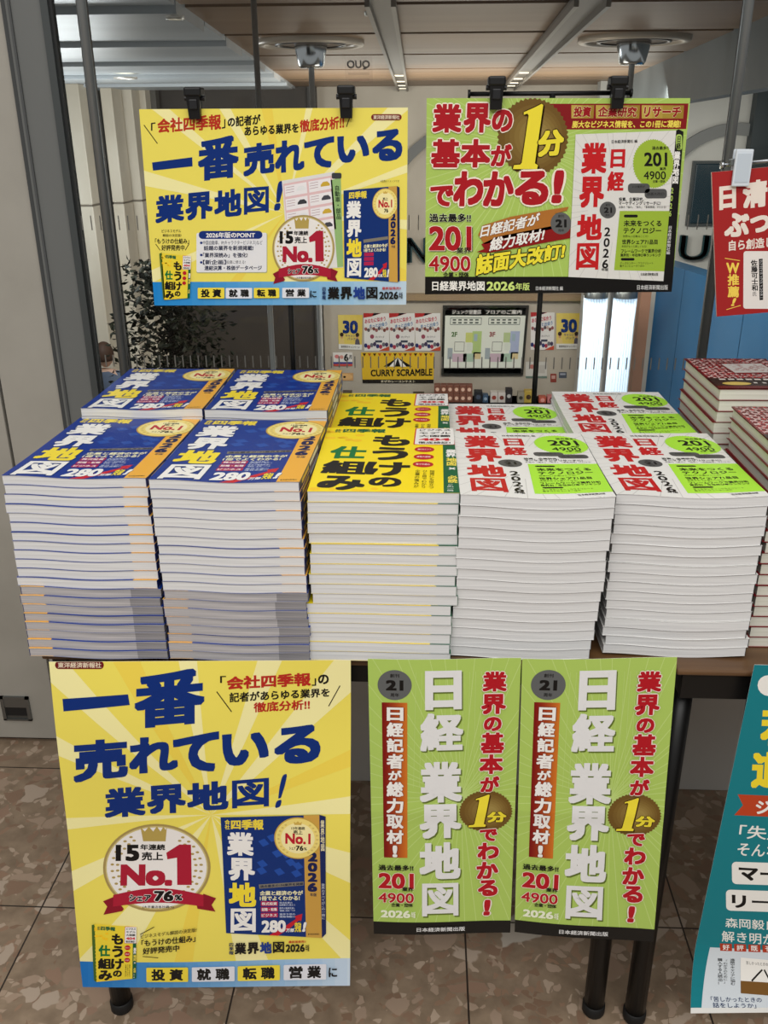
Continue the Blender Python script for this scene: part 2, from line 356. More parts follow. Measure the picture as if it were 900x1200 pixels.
def badge(p, cx, cy, rx, ry):
    def X(x): return cx+(x-455)/370*rx
    def Y(y): return cy+(y-365)/295*ry
    def b(x0, y0, x1, y1): return B(X(x0), Y(y0), X(x1), Y(y1))
    pt = lambda L: [(X(x), Y(y)) for x, y in L]
    p.up(); p.ell(cx, cy, rx, ry, (168, 146, 88), 56); p.up(); p.ell(cx, cy, rx*.955, ry*.95, (206, 190, 130), 56); p.up(); p.ell(cx, cy, rx*.93, ry*.92, (238, 234, 230), 56); p.up()
    for sg in (-1, 1):
        for k in range(11):
            a = -0.95+1.75*k/10
            for q in (0.83, 0.73): p.ell(cx+sg*rx*q*math.cos(a), cy+ry*(q+.02)*math.sin(a), rx*.035, ry*.026, (176, 152, 92), 8)
    p.poly(pt([(360, 190), (342, 90), (372, 122), (400, 88), (430, 122), (455, 86), (480, 122), (500, 88), (515, 110), (524, 92), (515, 190)]), (182, 158, 84))
    rd = (172, 30, 54)
    p.poly(pt([(90, 590), (165, 560), (235, 640), (225, 655), (95, 680), (120, 625)]), (140, 22, 42)); p.poly(pt([(866, 570), (780, 540), (735, 620), (740, 640), (862, 660), (835, 615)]), (140, 22, 42)); p.up()
    n = 12
    p.poly(pt([(160+(780-160)*k/n, 548-44*math.sin(PI*k/n)) for k in range(n+1)]+[(780-(780-160)*k/n, 625-26*math.sin(PI*k/n)) for k in range(n+1)]), rd)
    p.text('15', b(170, 212, 335, 325), BLK, .05); p.text('年連続', b(340, 210, 512, 250), BLK, .035); p.text('売上', b(350, 262, 498, 320), BLK, .035)
    p.text('No.', b(205, 345, 565, 490), rd, .06); p.poly(pt([(520, 268), (610, 210), (690, 210), (698, 482), (598, 482), (594, 300), (528, 312)]), rd); p.up()
    p.text('シェア', b(270, 545, 420, 590), BLK, .05, (WHT, .05)); p.text('76', b(440, 520, 575, 590), BLK, .05, (WHT, .05)); p.text('%', b(582, 545, 635, 585), BLK, .04, (WHT, .05)); p.text('(大手書店各社調べ)', b(365, 618, 578, 638), BLK, .01)
    p.up(2)
def tabs(p, L):
    for t, x0, y0, x1, y1, c in L: p.rbox(x0, y0, x1, y1, c, 3)
    p.up()
    for t, x0, y0, x1, y1, c in L: w_ = x1-x0; p.text(t[0], B(x0+w_*.12, y0+4, x0+w_*.45, y1-4), BLK, .045); p.text(t[1], B(x0+w_*.55, y0+4, x0+w_*.88, y1-4), BLK, .045)
BLUE, NIK, YEL = art_blue(), art_nikkei(), art_yellow()
BLUEP, NIKP = art_blue((14, 48, 116), (206, 160, 74)), art_nikkei((158, 186, 60), (226, 224, 220))
YB, YL, YD = (240, 224, 98), (246, 238, 170), (240, 214, 84)
def art_yellow_board():
    p = Print(.42, .297, [(35, 100), (866, 96), (862, 708), (82, 708)])
    for a, h, c in ((-2.9, .05, YL), (-2.45, .035, YL), (-2.1, .04, YL), (-1.35, .03, YL), (-.75, .05, YL), (-.35, .03, YL), (.1, .04, YL), (.5, .05, YD), (2.7, .04, YL), (2.2, .05, YD), (1.5, .1, YL), (-1.75, .05, YD)):
        p.poly([(490, 420), (490+900*math.cos(a-h), 420+900*math.sin(a-h)), (490+900*math.cos(a+h), 420+900*math.sin(a+h))], c)
    p.up(); p.grad([(20, 634), (880, 634), (880, 720), (20, 720)], (18, 128, 206), (196, 216, 234), 24); p.up()
    p.text('「', Q(72, 142, 166, 86, 140, 164), BLK, .02); p.text('会社四季報', Q(92, 130, 173, 290, 114, 162), (186, 50, 30), .035); p.text('」', Q(292, 132, 160, 303, 130, 158), BLK, .02)
    p.text('の記者が', Q(310, 124, 156, 412, 115, 147), BLK, .035); p.text('あらゆる業界を', Q(362, 152, 183, 530, 142, 173), BLK, .035); p.text('徹底分析!!', Q(533, 134, 172, 670, 120, 160), (186, 50, 30), .035)
    p.line(50, 148, 92, 205, 2.5, BLK); p.line(693, 110, 677, 155, 2.5, BLK)
    p.rbox(753, 116, 847, 135, (120, 30, 30)); p.poly([(75, 263), (200, 247), (201, 275), (78, 288)], NAVY)
    p.text('番', Q(216, 190, 324, 346, 176, 310), NAVY, .05)
    for ch, q in (('売', Q(358, 210, 308, 456, 196, 296)), ('れ', Q(456, 198, 298, 548, 190, 290)), ('て', Q(546, 196, 282, 640, 182, 280)), ('い', Q(648, 184, 268, 748, 176, 260)), ('る', Q(756, 168, 264, 850, 158, 258))): p.text(ch, q, NAVY, .05)
    for i, (ch, q) in enumerate((('業', Q(84, 366, 454, 176, 358, 444)), ('界', Q(178, 358, 444, 264, 350, 436)), ('地', Q(268, 350, 436, 354, 342, 428)), ('図', Q(358, 340, 428, 440, 334, 420)))): p.text(ch, q, NAVY, .05)
    p.text('!', Q(452, 322, 414, 472, 318, 412, 14), NAVY, .04)
    p.text('ビジネスモデル', B(105, 470, 165, 480), BLK, .01); p.text('解説の決定版!', B(108, 484, 166, 493), BLK, .01)
    p.text('「もうけの仕組み」', B(84, 498, 190, 515), BLK, .025); p.text('好評発売中', B(104, 518, 176, 536), BLK, .025); p.line(86, 515, 100, 535, 2, BLK); p.line(190, 515, 178, 535, 2, BLK)
    p.rbox(213, 482, 433, 607, (178, 176, 130), 5); p.up(); p.rbox(213, 481, 431, 604, (232, 232, 234), 5); p.up(); p.rbox(220, 475, 418, 500, (20, 48, 120)); p.up()
    p.text('2026年版のPOINT', B(243, 479, 395, 497), WHT, .03)
    for x, y, x1, t, b in ((233, 505, 418, '中国自動車、IP(キャラクタービジネス)など', .0), (236, 521, 390, '話題の業界を新規掲載!', .025), (233, 543, 372, '「業界深読み」を強化!', .025), (233, 565, 305, '【新企画】', .025), (238, 583, 416, '連結決算・株価データページ', .025)): p.text(t, B(x, y, x1, y+15), (34, 40, 70), b)
    p.text('投資に使える!', B(306, 567, 365, 578), (60, 62, 70), .0)
    for y in (512, 550, 573): p.ell(228, y, 4, 4, (20, 48, 120), 12)
    # the open page
    p.poly([(478, 320), (640, 292), (668, 590), (500, 602)], (226, 224, 222)); p.up()
    p.poly([(482, 330), (632, 304), (646, 470), (496, 490)], (226, 190, 192)); p.poly([(628, 318), (660, 312), (668, 588), (650, 590)], (150, 186, 120)); p.up()
    for r in range(4):
        for c in range(2):
            x = 486+c*74+r*3; y = 336+r*42-c*13; p.poly([(x, y), (x+68, y-12), (x+71, y+22), (x+3, y+34)], (238, 234, 236)); 
    p.up()
    for r in range(4):
        for c in range(2):
            x = 486+c*74+r*3; y = 336+r*42-c*13
            for k in range(3): p.line(x+4, y+6+k*8, x+30, y+1+k*8, 1.6, (180, 150, 160))
            cc = ((230, 230, 232), (206, 170, 60), (60, 60, 66), (70, 70, 78))[(r*2+c) % 4]
            p.poly([(x+38, y+10), (x+45, y+1), (x+58, y-1), (x+66, y+6), (x+66, y+12), (x+38, y+16)], cc)
    p.rbox(632, 296, 662, 314, (60, 62, 66), 5); p.vtext('自動車・部品', 640, 334, 656, 440, (40, 60, 40), .02, sk=6)
    badge(p, 545, 530, 96, 104)
    p.embed(BLUEP, [(668.5, 350.7), (833, 337), (836, 637), (672, 622)], base=(14, 48, 116)); p.poly([(833, 337), (841, 341), (842, 632), (836, 637)], (20, 34, 84)); p.up()
    p.poly([(98, 545), (106, 542), (117, 690), (110, 688)], (80, 110, 40)); p.embed(YEL, [(104, 543), (197, 553), (193, 684), (113, 690)], base=(240, 216, 60)); p.up()
    tabs(p, [('投資', 218, 652, 301, 686, (244, 222, 70)), ('就職', 305, 653, 387, 686, (228, 230, 236)), ('転職', 392, 653, 471, 685, (244, 222, 70)), ('営業', 480, 653, 563, 685, (228, 230, 236))])
    p.text('に', B(566, 662, 586, 684), BLK, .03); p.vtext('四季報', 603, 650, 615, 690, (20, 40, 90), .03)
    for ch, x0, c in (('業', 620, BLK), ('界', 659, BLK), ('地', 699, (30, 60, 140)), ('図', 738, BLK)): p.text(ch, B(x0, 650, x0+37, 690), c, .05)
    p.text('2026', B(779, 666, 838, 690), BLK, .035); p.text('年版', B(840, 668, 851, 688), BLK, .02); p.text('最新版発売!!', B(788, 651, 846, 660), (190, 30, 30), .02); p.text('※画像はイメージです', B(782, 318, 840, 325), BLK, 0)
    p.text('東洋経済新報社', B(760, 119, 841, 132), (230, 215, 190), .02)
    return p
def art_yellow_sheet():
    p = Print(.42, .594, [(39, 34), (857, 30), (854, 912), (132, 912)])
    for a, h, c in ((-2.72, .05, YL), (-2.4, .06, YL), (-2.08, .07, YD), (-1.72, .06, YL), (-1.2, .07, YL), (-.8, .09, YL), (-.38, .05, YD), (-.08, .06, YL), (.35, .10, YL), (.8, .05, YL), (1.3, .10, YL), (1.75, .06, YD), (2.2, .11, YL), (2.7, .06, YL), (3.08, .04, YL)):
        p.poly([(480, 440), (480+1100*math.cos(a-h), 440+1100*math.sin(a-h)), (480+1100*math.cos(a+h), 440+1100*math.sin(a+h))], c)
    p.up(); p.grad([(80, 838), (880, 838), (880, 930), (80, 930)], (14, 112, 196), (206, 220, 234), 24); p.up()
    p.rbox(56, 32, 190, 52, (110, 26, 30)); p.up(); p.text('東洋経済新報社', B(64, 35, 183, 49), (230, 215, 190), .02)
    p.text('「', B(506, 70, 522, 88), BLK, .02); p.text('会社四季報', Q(524, 72, 106, 750, 62, 98), (184, 44, 34), .045); p.text('」', B(752, 78, 764, 98), BLK, .02); p.text('の', B(769, 68, 798, 94), BLK, .035)
    p.text('記者があらゆる業界を', Q(531, 113, 139, 800, 104, 128), BLK, .03); p.text('徹底分析!!', Q(596, 140, 166, 747, 134, 161), (184, 44, 34), .03); p.line(497, 110, 537, 163, 2.5, BLK); p.line(828, 98, 797, 153, 2.5, BLK)
    p.poly([(77, 128), (257, 115), (262, 142), (80, 160)], NAVY)
    for ch, q in (('番', Q(272, 62, 206, 467, 46, 192)), ('売', Q(104, 238, 352, 256, 226, 336)), ('れ', Q(258, 228, 328, 392, 220, 318)), ('て', Q(378, 226, 324, 504, 212, 320)), ('い', Q(510, 222, 308, 637, 212, 302)), ('る', Q(650, 208, 306, 776, 198, 300)),
                  ('業', Q(187, 368, 452, 302, 358, 444)), ('界', Q(304, 360, 440, 412, 352, 436)), ('地', Q(414, 352, 432, 528, 344, 424)), ('図', Q(534, 344, 424, 640, 336, 416))): p.text(ch, q, NAVY, .05)
    p.text('!', Q(652, 332, 420, 668, 326, 416, 20), NAVY, .03)
    badge(p, 331, 583.6, 147, 117)
    p.poly([(773, 433.9), (790, 438.5), (790, 767), (779, 779)], (22, 38, 92)); p.embed(BLUEP, [(505.8, 445.4), (773, 433.9), (778.8, 778.8), (522.3, 758.8)], fine=True, base=(14, 48, 116)); p.up()
    p.vtext('業界地図', 776, 446, 787, 530, (230, 220, 180), .02, sk=1); p.vtext('業界のすべてがこの一冊に', 778, 620, 788, 725, (210, 214, 226), .0)
    p.vtext('四季報', 530, 784, 543, 818, (20, 40, 90), .02)
    for ch, x0, c in (('業', 545, BLK), ('界', 579, BLK), ('地', 613, (30, 60, 140)), ('図', 647, BLK)): p.text(ch, B(x0, 785, x0+32, 818), c, .05)
    p.text('2026', B(682, 794, 733, 816), BLK, .035); p.text('年版', B(735, 796, 745, 815), BLK, .02); p.text('最新版発売!!', B(690, 784, 736, 791), (190, 30, 30), .02)
    p.poly([(157, 735), (166, 732), (172, 895), (164, 890)], (70, 104, 40)); p.embed(YEL, [(164, 732), (280, 738.5), (280, 882), (171, 894)], fine=True, base=(240, 216, 60)); p.up()
    p.text('ビジネスモデル解説の決定版!', Q(292, 758, 769, 443, 741, 752), BLK, .01); p.text('「もうけの仕組み」', Q(294, 773, 791, 440, 760, 779), BLK, .025); p.text('好評発売中', Q(298, 795, 813, 397, 786, 804), BLK, .025)
    p.line(290, 758, 328, 738, 2, BLK); p.line(298, 818, 340, 822, 2, BLK)
    tabs(p, [('投資', 308, 850, 421, 892, (244, 222, 70)), ('就職', 431, 850, 546, 892, (226, 228, 236)), ('転職', 554, 850, 667, 892, (244, 222, 70)), ('営業', 677, 850, 791, 892, (226, 228, 236))]); p.text('に', B(797, 860, 820, 886), BLK, .03)
    return p
GB, GL = (172, 200, 98), (190, 214, 126)
ONE = [(.36, .13), (.70, .06), (.95, 0), (1, .02), (.72, .91), (.82, .94), (.79, 1), (0, 1), (.03, .94), (.24, .93), (.29, .90), (.52, .18), (.48, .15), (.36, .17)]
def seal(p, cx, cy, rx, ry, one, fun):
    p.up(); p.ell(cx, cy, rx, ry, (112, 84, 36), teeth=46, depth=.05); p.up()
    for k in range(7): f = .92-k*.11; p.ell(cx+rx*.05*k/2, cy, rx*f, ry*f, (112+k*7, 84+k*8, 36+k*6), 40); p.up()
    x0, y0, x1, y1 = one; g = (x1-x0)*.035
    for d, c in ((1, (70, 46, 16)), (0, (240, 222, 60))):
        for sx, sy in (((g, g), (-g, 0), (g, 0), (0, -g), (0, g), (g*1.6, g*1.6)) if d else ((0, 0),)): p.poly([(x0+u*(x1-x0)+sx, y0+v*(y1-y0)+sy) for u, v in ONE], c)
        p.up()
    p.text('分', fun, (240, 222, 60), .05, ((60, 40, 16), .045)); p.up(2)
def art_green_sheet():
    p = Print(.2, .478, [(105, 8), (722, 8), (672, 1112), (132, 1113)])
    for k in range(56):
        a = 2*PI*k/56+rnd.uniform(-.03, .03); p.line(480, 560, 480+1200*math.cos(a), 560+1200*math.sin(a), 3.0, GL)
    p.up()
    for k in range(12): p.line(300+k*24, 60, 290+k*24, 520, 1.6, GL)
    p.up(); p.ell(214, 110, 69, 60, (96, 98, 98)); p.grad([(162, 180), (265, 180), (266, 803), (172, 803)], (120, 14, 16), (210, 120, 40), 14)
    p.box(90, 1063, 730, 1120, (26, 24, 22)); p.up()
    p.text('創刊', B(195, 65, 233, 80), BLK, .02); p.text('21', B(178, 90, 250, 132), BLK, .05); p.text('周年', B(197, 142, 232, 157), BLK, .02)
    y = 196
    for ch, h in zip('日経記者が総力取材!', (60, 64, 62, 66, 46, 66, 64, 64, 62, 54)):
        s_ = 34 if ch not in 'が!' else 27; p.text(ch, B(216-s_ if ch != '!' else 206, y+3, 216+s_ if ch != '!' else 226, y+h-3), WHT, .04, ((120, 40, 20), .03)); y += h
    sh = ((96, 112, 44), 5, 6)
    for ch, q in (('日', B(335, 52, 485, 210)), ('経', B(315, 220, 492, 376)), ('業', B(313, 415, 486, 582)), ('界', B(313, 586, 482, 726)), ('地', B(313, 740, 478, 890)), ('図', B(320, 902, 473, 1042))): p.text(ch, q, (228, 228, 228), .05, None, sh)
    seal(p, 578, 620, 107, 84, (508, 552, 594, 682), B(583, 620, 660, 664))
    R_ = (178, 24, 36); O = ((238, 226, 214), .04)
    for ch, q in (('業', B(565, 58, 664, 140, 2)), ('界', B(560, 148, 660, 230, 2)), ('の', B(570, 240, 642, 298, 2)), ('基', B(558, 302, 652, 386, 2)), ('本', B(552, 390, 647, 470, 2)), ('が', B(555, 478, 632, 542, 2)),
                  ('で', B(553, 690, 624, 740)), ('わ', B(544, 745, 630, 814)), ('か', B(540, 822, 627, 892)), ('る', B(545, 895, 624, 962)), ('!', B(565, 975, 592, 1040, 6))): p.text(ch, q, R_, .05, O)
    for t, q, c, b, o in (('過去最多!!', B(150, 830, 290, 853), BLK, .03, None), ('201', B(150, 862, 292, 926), R_, .038, ((236, 222, 200), .03)), ('業界', B(245, 918, 290, 935), BLK, .03, None), ('4900', B(150, 942, 292, 982), R_, .02, ((236, 222, 200), .03)),
                          ('企業・団体', B(202, 983, 288, 998), BLK, .03, None), ('2026', B(160, 1012, 278, 1042), (236, 240, 214), .04, None), ('年版', B(281, 1016, 298, 1042), (236, 240, 214), .03, None), ('日本経済新聞出版', B(303, 1080, 494, 1097), (220, 220, 220), .02, None)):
        p.text(t, q, c, b, o); p.up(1)
    return p
def art_green_board():
    p = Print(.41, .3, [(28, 95), (872, 93), (808, 713), (22, 722)])
    for k in range(70):
        a = 2*PI*k/70+rnd.uniform(-.03, .03); p.line(372, 250, 372+900*math.cos(a), 250+900*math.sin(a), 2.6, GL)
    p.up(); p.poly([(0, 665), (900, 664), (900, 740), (0, 740)], (20, 18, 18)); p.poly([(400, 112), (866, 110), (858, 191), (400, 194)], (132, 22, 26)); p.up()
    for x0, x1, t in ((496, 569, '投資'), (574, 714, '企業研究'), (719, 852, 'リサーチ')):
        p.grad([(x0, 116), (x1, 116), (x1-3, 158), (x0, 158)], (196, 170, 80), (150, 120, 40), 4)
    p.up()
    for x0, x1, t in ((496, 569, '投資'), (574, 714, '企業研究'), (719, 852, 'リサーチ')):
        p.text(t, B(x0+5, 120, x1-12, 154, 4), (150, 20, 28), .05, ((232, 216, 160), .035))
    p.text('膨大なビジネス情報を、この1冊に凝縮!', Q(497, 166, 189, 840, 163, 187, 3), (240, 220, 90), .03)
    R_ = (172, 24, 34); O = ((244, 232, 216), .045)
    seal(p, 372, 218, 115, 126, (308, 112, 406, 320), Q(386, 200, 282, 470, 190, 276, 4))
    for ch, q in (('業', B(44, 112, 142, 206, 4)), ('界', B(146, 110, 236, 206, 4)), ('の', B(238, 130, 306, 202, 4)), ('基', B(40, 224, 136, 316, 4)), ('本', B(136, 224, 234, 316, 4)), ('が', B(234, 240, 302, 312, 4)),
                  ('で', B(36, 372, 114, 440, 4)), ('わ', B(112, 326, 210, 440, 6)), ('か', B(208, 326, 308, 440, 6)), ('る', B(310, 324, 420, 436, 6)), ('!', B(428, 322, 462, 430, 14))): p.text(ch, q, R_, .05, O)
    for t, q, c, b, o, s_ in (('過去最多!!', B(36, 462, 172, 490), BLK, .035, ((230, 240, 200), .03), None), ('201', B(35, 502, 174, 582), R_, .035, ((240, 228, 210), .02), (BLK, 4, 3)), ('4900', B(35, 598, 170, 648), R_, .02, ((240, 228, 210), .03), (BLK, 2, 2)),):
        p.text(t, q, c, b, o, s_)
    # brush strokes
    p.poly([(210, 500), (300, 472), (420, 450), (486, 440), (480, 452), (440, 462), (478, 468), (430, 480), (484, 500), (300, 540), (215, 560), (195, 530)], (176, 112, 48)); p.poly([(205, 560), (260, 535), (492, 490), (490, 540), (330, 570), (230, 588), (190, 585), (215, 575)], (140, 24, 24)); p.up()
    p.text('業界', B(124, 570, 172, 590), BLK, .03, ((220, 236, 170), .03)); p.text('企業・団体', B(82, 650, 165, 666), BLK, .03)
    p.text('日経記者が', Q(200, 500, 540, 388, 458, 498, 8), WHT, .03, ((110, 40, 20), .03)); p.text('総力取材!', Q(230, 540, 584, 404, 508, 548, 8), WHT, .03, ((90, 16, 16), .03)); p.text('誌面大改訂!', Q(184, 592, 664, 470, 554, 606, 8), (242, 226, 60), .05, ((30, 24, 16), .05))
    p.ell(461, 493, 33, 35, (98, 98, 98)); p.up(2); p.text('21', B(443, 480, 479, 506), BLK, .05); p.text('創刊', B(452, 465, 471, 474), BLK, .0); p.text('周年', B(452, 511, 471, 520), BLK, .0)
    p.text('日経業界地図', B(45, 678, 216, 710), WHT, .035); p.text('2026', B(222, 680, 313, 709), (206, 226, 130), .03); p.text('年版', B(315, 684, 360, 708), (206, 226, 130), .02); p.text('日本経済新聞社 編', B(380, 695, 466, 708), (220, 220, 220), .01); p.text('日本経済新聞出版', B(700, 690, 796, 706), (220, 220, 220), .01)
    p.poly([(826, 196), (834, 192), (849, 200), (812, 668), (782, 678)], (20, 18, 18)); p.embed(NIKP, [(509, 209), (826, 196), (782, 678), (483.6, 664.7)], fine=True, base=(224, 222, 218)); p.up()
    p.rbox(825, 208, 844, 258, GB, 8); p.up(); p.vtext('日経', 828, 212, 842, 256, BLK, .03, sk=-3); p.vtext('業界地図', 819, 262, 839, 366, WHT, .04, sk=-8); p.vtext('2026', 809, 374, 825, 472, GB, .02, sk=-9); p.vtext('日本経済新聞社編', 799, 500, 811, 592, (220, 220, 220), .01, sk=-8)
    return p
def art_red_board():
    p = Print(.297, .21, [(70, 212), (1250, 112), (1262, 957), (98, 1057)]); Wc = (238, 226, 214)
    for ch, q in (('日', Q(114, 292, 428, 216, 282, 416)), ('清', Q(254, 264, 420, 404, 246, 406)), ('ぶ', Q(144, 446, 586, 296, 436, 576)), ('つ', Q(300, 460, 560, 420, 452, 552))): p.text(ch, q, Wc, .055)
    p.text('自ら創造し', Q(172, 602, 664, 440, 580, 640), Wc, .03); p.rbox(262, 664, 1150, 1008, (236, 230, 224), 16)
    for ch, q in (('W', B(157, 732, 236, 796)), ('推', B(165, 800, 236, 868)), ('薦', B(165, 872, 236, 940)), ('!', B(184, 944, 204, 992, 18))): p.text(ch, q, (248, 214, 90), .035)
    p.line(148, 706, 240, 720, 4, (248, 214, 90)); p.line(158, 1014, 246, 988, 4, (248, 214, 90)); p.up()
    p.vtext('佐藤可士和', 306, 714, 346, 900, BLK, .03, sk=8); p.text('氏', B(320, 904, 344, 932), BLK, .0); p.poly([(355, 710), (378, 708), (384, 954), (362, 956)], BLK); p.up(); p.vtext('クリエイティブディレクター', 358, 714, 380, 950, (220, 220, 220), .0, sk=4)
    return p
def art_teal_sheet():
    p = Print(.42, .594, [(303, 25), (1347, 25), (977, 1150), (68, 1150)]); Y_ = (240, 214, 50); Wc = (236, 234, 228)
    p.rbox(312, 58, 900, 126, Wc); p.text('若', B(316, 160, 430, 290, 8), Y_, .05); p.text('道', B(286, 308, 402, 432, 8), Y_, .05)
    p.poly([(246, 454), (900, 466), (890, 538), (234, 524), (262, 490)], (186, 66, 34)); p.up(); p.text('ジ', B(302, 472, 350, 518), Wc, .03)
    p.text('「失敗', Q(246, 556, 602, 396, 560, 606, 6), Wc, .015); p.text('そんな', Q(240, 616, 660, 372, 622, 664, 6), Wc, .015)
    p.rbox(224, 682, 900, 758, Wc, 14); p.rbox(204, 778, 880, 850, Wc, 14); p.up(); p.text('マー', Q(245, 700, 746, 372, 704, 742), BLK, .04); p.text('リー', Q(222, 794, 840, 348, 800, 836), BLK, .04)
    p.text('森岡毅氏', Q(200, 874, 908, 366, 880, 914), Wc, .012); p.text('解き明かす', Q(188, 920, 958, 400, 928, 966), Wc, .012)
    p.poly([(150, 978), (900, 990), (880, 1148), (104, 1142)], (206, 214, 220)); p.up()
    for i, ch in enumerate('好評既刊'): x = 182+i*45; p.box(x, 964, x+38, 988, (176, 60, 36)); p.up(); p.text(ch, B(x+8, 967, x+30, 985), Wc, .02)
    p.vtext('「わが子のために」', 190, 1014, 204, 1080, BLK, .0, sk=-6); p.vtext('購入する人続出!', 172, 1010, 188, 1084, BLK, .01, sk=-6); p.vtext('進路やキャリアに悩む', 212, 1010, 228, 1084, BLK, .01, sk=-6)
    p.poly([(246, 1006), (352, 1012), (346, 1076), (240, 1072)], Wc); p.poly([(240, 1072), (346, 1076), (342, 1110), (236, 1104)], (120, 84, 40)); p.up()
    p.text('苦しかったときの話', Q(262, 1016, 1026, 340, 1020, 1030), BLK, 0); p.line(275, 1072, 312, 1040, 5, BLK); p.line(318, 1040, 334, 1072, 5, BLK); p.text('「苦しかったときの', Q(138, 1112, 1124, 300, 1114, 1126), (30, 50, 90), .01); p.text('話をしようか」', Q(142, 1126, 1138, 280, 1128, 1140), (30, 50, 90), .01)
    p.box(60, 1138, 1350, 1155, (220, 220, 216))
    return p
# ------------------------------------------------------------------ setting: shop floor, left wall, low wall, window
def floor_mat():
    m = bpy.data.materials.new('marble_chip_tile'); m.use_nodes = True; nt = m.node_tree; N = nt.nodes; L = nt.links; b = N['Principled BSDF']
    def nd(t, **k):
        n = N.new('ShaderNode'+t)
        for a, v in k.items(): setattr(n, a, v)
        return n
    tc = nd('TexCoord'); co = tc.outputs['Object']
    wn = nd('TexNoise'); wn.inputs['Scale'].default_value = 14; wn.inputs['Detail'].default_value = 3; L.new(co, wn.inputs[0])
    wm = nd('MixRGB'); wm.inputs[0].default_value = 0.06; L.new(co, wm.inputs[1]); L.new(wn.outputs['Color'], wm.inputs[2]); wc = wm.outputs[0]
    def chips(scale, thr, cols, rnd_off):
        mp = nd('Mapping'); mp.inputs['Location'].default_value = (rnd_off, rnd_off*2, 0); L.new(wc, mp.inputs[0])
        v = nd('TexVoronoi'); v.inputs['Scale'].default_value = scale; L.new(mp.outputs[0], v.inputs[0])
        e = nd('TexVoronoi', feature='DISTANCE_TO_EDGE'); e.inputs['Scale'].default_value = scale; L.new(mp.outputs[0], e.inputs[0])
        s = nd('SeparateColor'); L.new(v.outputs['Color'], s.inputs[0])
        a = nd('Math', operation='GREATER_THAN'); a.inputs[1].default_value = thr; L.new(s.outputs[0], a.inputs[0])
        d = nd('MapRange'); d.inputs[1].default_value = 0.03; d.inputs[2].default_value = 0.07; L.new(e.outputs['Distance'], d.inputs[0])
        k = nd('Math', operation='MULTIPLY'); L.new(a.outputs[0], k.inputs[0]); L.new(d.outputs[0], k.inputs[1])
        r = nd('ValToRGB'); r.color_ramp.interpolation = 'CONSTANT'; el = r.color_ramp.elements
        el[0].position = 0; el[0].color = lin(cols[0])+(1,); el[1].position = 1/len(cols); el[1].color = lin(cols[1])+(1,)
        for i, c in enumerate(cols[2:], 2): q = el.new(i/len(cols)); q.color = lin(c)+(1,)
        L.new(s.outputs[1], r.inputs[0]); return k.outputs[0], r.outputs[0]
    n = nd('TexNoise'); n.inputs['Scale'].default_value = 26; n.inputs['Detail'].default_value = 5; L.new(co, n.inputs[0])
    r0 = nd('ValToRGB'); r0.color_ramp.elements[0].color = lin((124, 106, 87))+(1,); r0.color_ramp.elements[1].color = lin((154, 134, 112))+(1,); r0.color_ramp.elements[0].position = .3; r0.color_ramp.elements[1].position = .7
    L.new(n.outputs[0], r0.inputs[0]); cur = r0.outputs[0]
    for sc, th, cols, off in ((70, .66, ((178, 158, 138), (134, 108, 88), (168, 146, 126), (148, 120, 98)), 3.1), (27, .76, ((164, 142, 122), (138, 112, 92), (178, 160, 142), (150, 122, 102)), 1.7), (13, .86, ((172, 154, 136), (156, 132, 112), (148, 124, 106), (190, 180, 166)), 0.63)):
        k, c = chips(sc, th, cols, off); mx = nd('MixRGB'); L.new(k, mx.inputs[0]); L.new(cur, mx.inputs[1]); L.new(c, mx.inputs[2]); cur = mx.outputs[0]
    sx = nd('SeparateXYZ'); L.new(co, sx.inputs[0]); js = []
    for ax, off in ((0, 0.715), (1, -1.256)):
        a = nd('Math', operation='ADD'); a.inputs[1].default_value = off+4.0; L.new(sx.outputs[ax], a.inputs[0])
        p = nd('Math', operation='PINGPONG'); p.inputs[1].default_value = 0.2; L.new(a.outputs[0], p.inputs[0])
        g = nd('Math', operation='LESS_THAN'); g.inputs[1].default_value = 0.0016; L.new(p.outputs[0], g.inputs[0]); js.append(g.outputs[0])
    mxj = nd('Math', operation='MAXIMUM'); L.new(js[0], mxj.inputs[0]); L.new(js[1], mxj.inputs[1])
    mx = nd('MixRGB'); mx.inputs[2].default_value = lin((52, 44, 38))+(1,); L.new(mxj.outputs[0], mx.inputs[0]); L.new(cur, mx.inputs[1]); L.new(mx.outputs[0], b.inputs['Base Color'])
    b.inputs['Roughness'].default_value = 0.32; return m
mb = MB(); mb.box(-4, -4, -.05, 4, 1.9, 0, floor_mat()); struct(mb.build('floor'))
PAINT = noise_mat('grey_beige_panel_paint', (160, 156, 146), (168, 164, 154), 9, .5)
STEELGREY = noise_mat('grey_frame_paint', (104, 106, 104), (112, 114, 112), 4, .4, (1, 1, .1))
DARKG = mat((38, 40, 40), .5); BLACKM = mat((14, 14, 14), .38); CHROME = mat((196, 200, 204), .18, 1.0); STEEL = mat((132, 136, 136), .3, .9)
mb = MB(); mb.box(-.862, 1.75, .012, -.744, 1.94, 3.0, PAINT, .002); mb.box(-2.6, 1.75, .012, -.868, 1.95, 3.0, PAINT, .002)
mb.box(-2.6, 1.765, 0, -.745, 1.95, 3.0, DARKG); wl = struct(mb.build('wall_left'))
mb = MB()
mb.box(-.994, 1.744, .066, -.926, 1.7505, .07, STEEL); mb.box(-.994, 1.744, .126, -.926, 1.7505, .132, STEEL); mb.box(-.994, 1.744, .066, -.986, 1.7505, .132, STEEL); mb.box(-.934, 1.744, .066, -.926, 1.7505, .132, STEEL)
mb.box(-.987, 1.748, .07, -.933, 1.7504, .126, mat((92, 92, 88), .4, .6)); mb.box(-.987, 1.745, .103, -.933, 1.7503, .126, STEEL); mb.box(-.985, 1.7478, .078, -.936, 1.7502, .1, mat((30, 30, 30)))
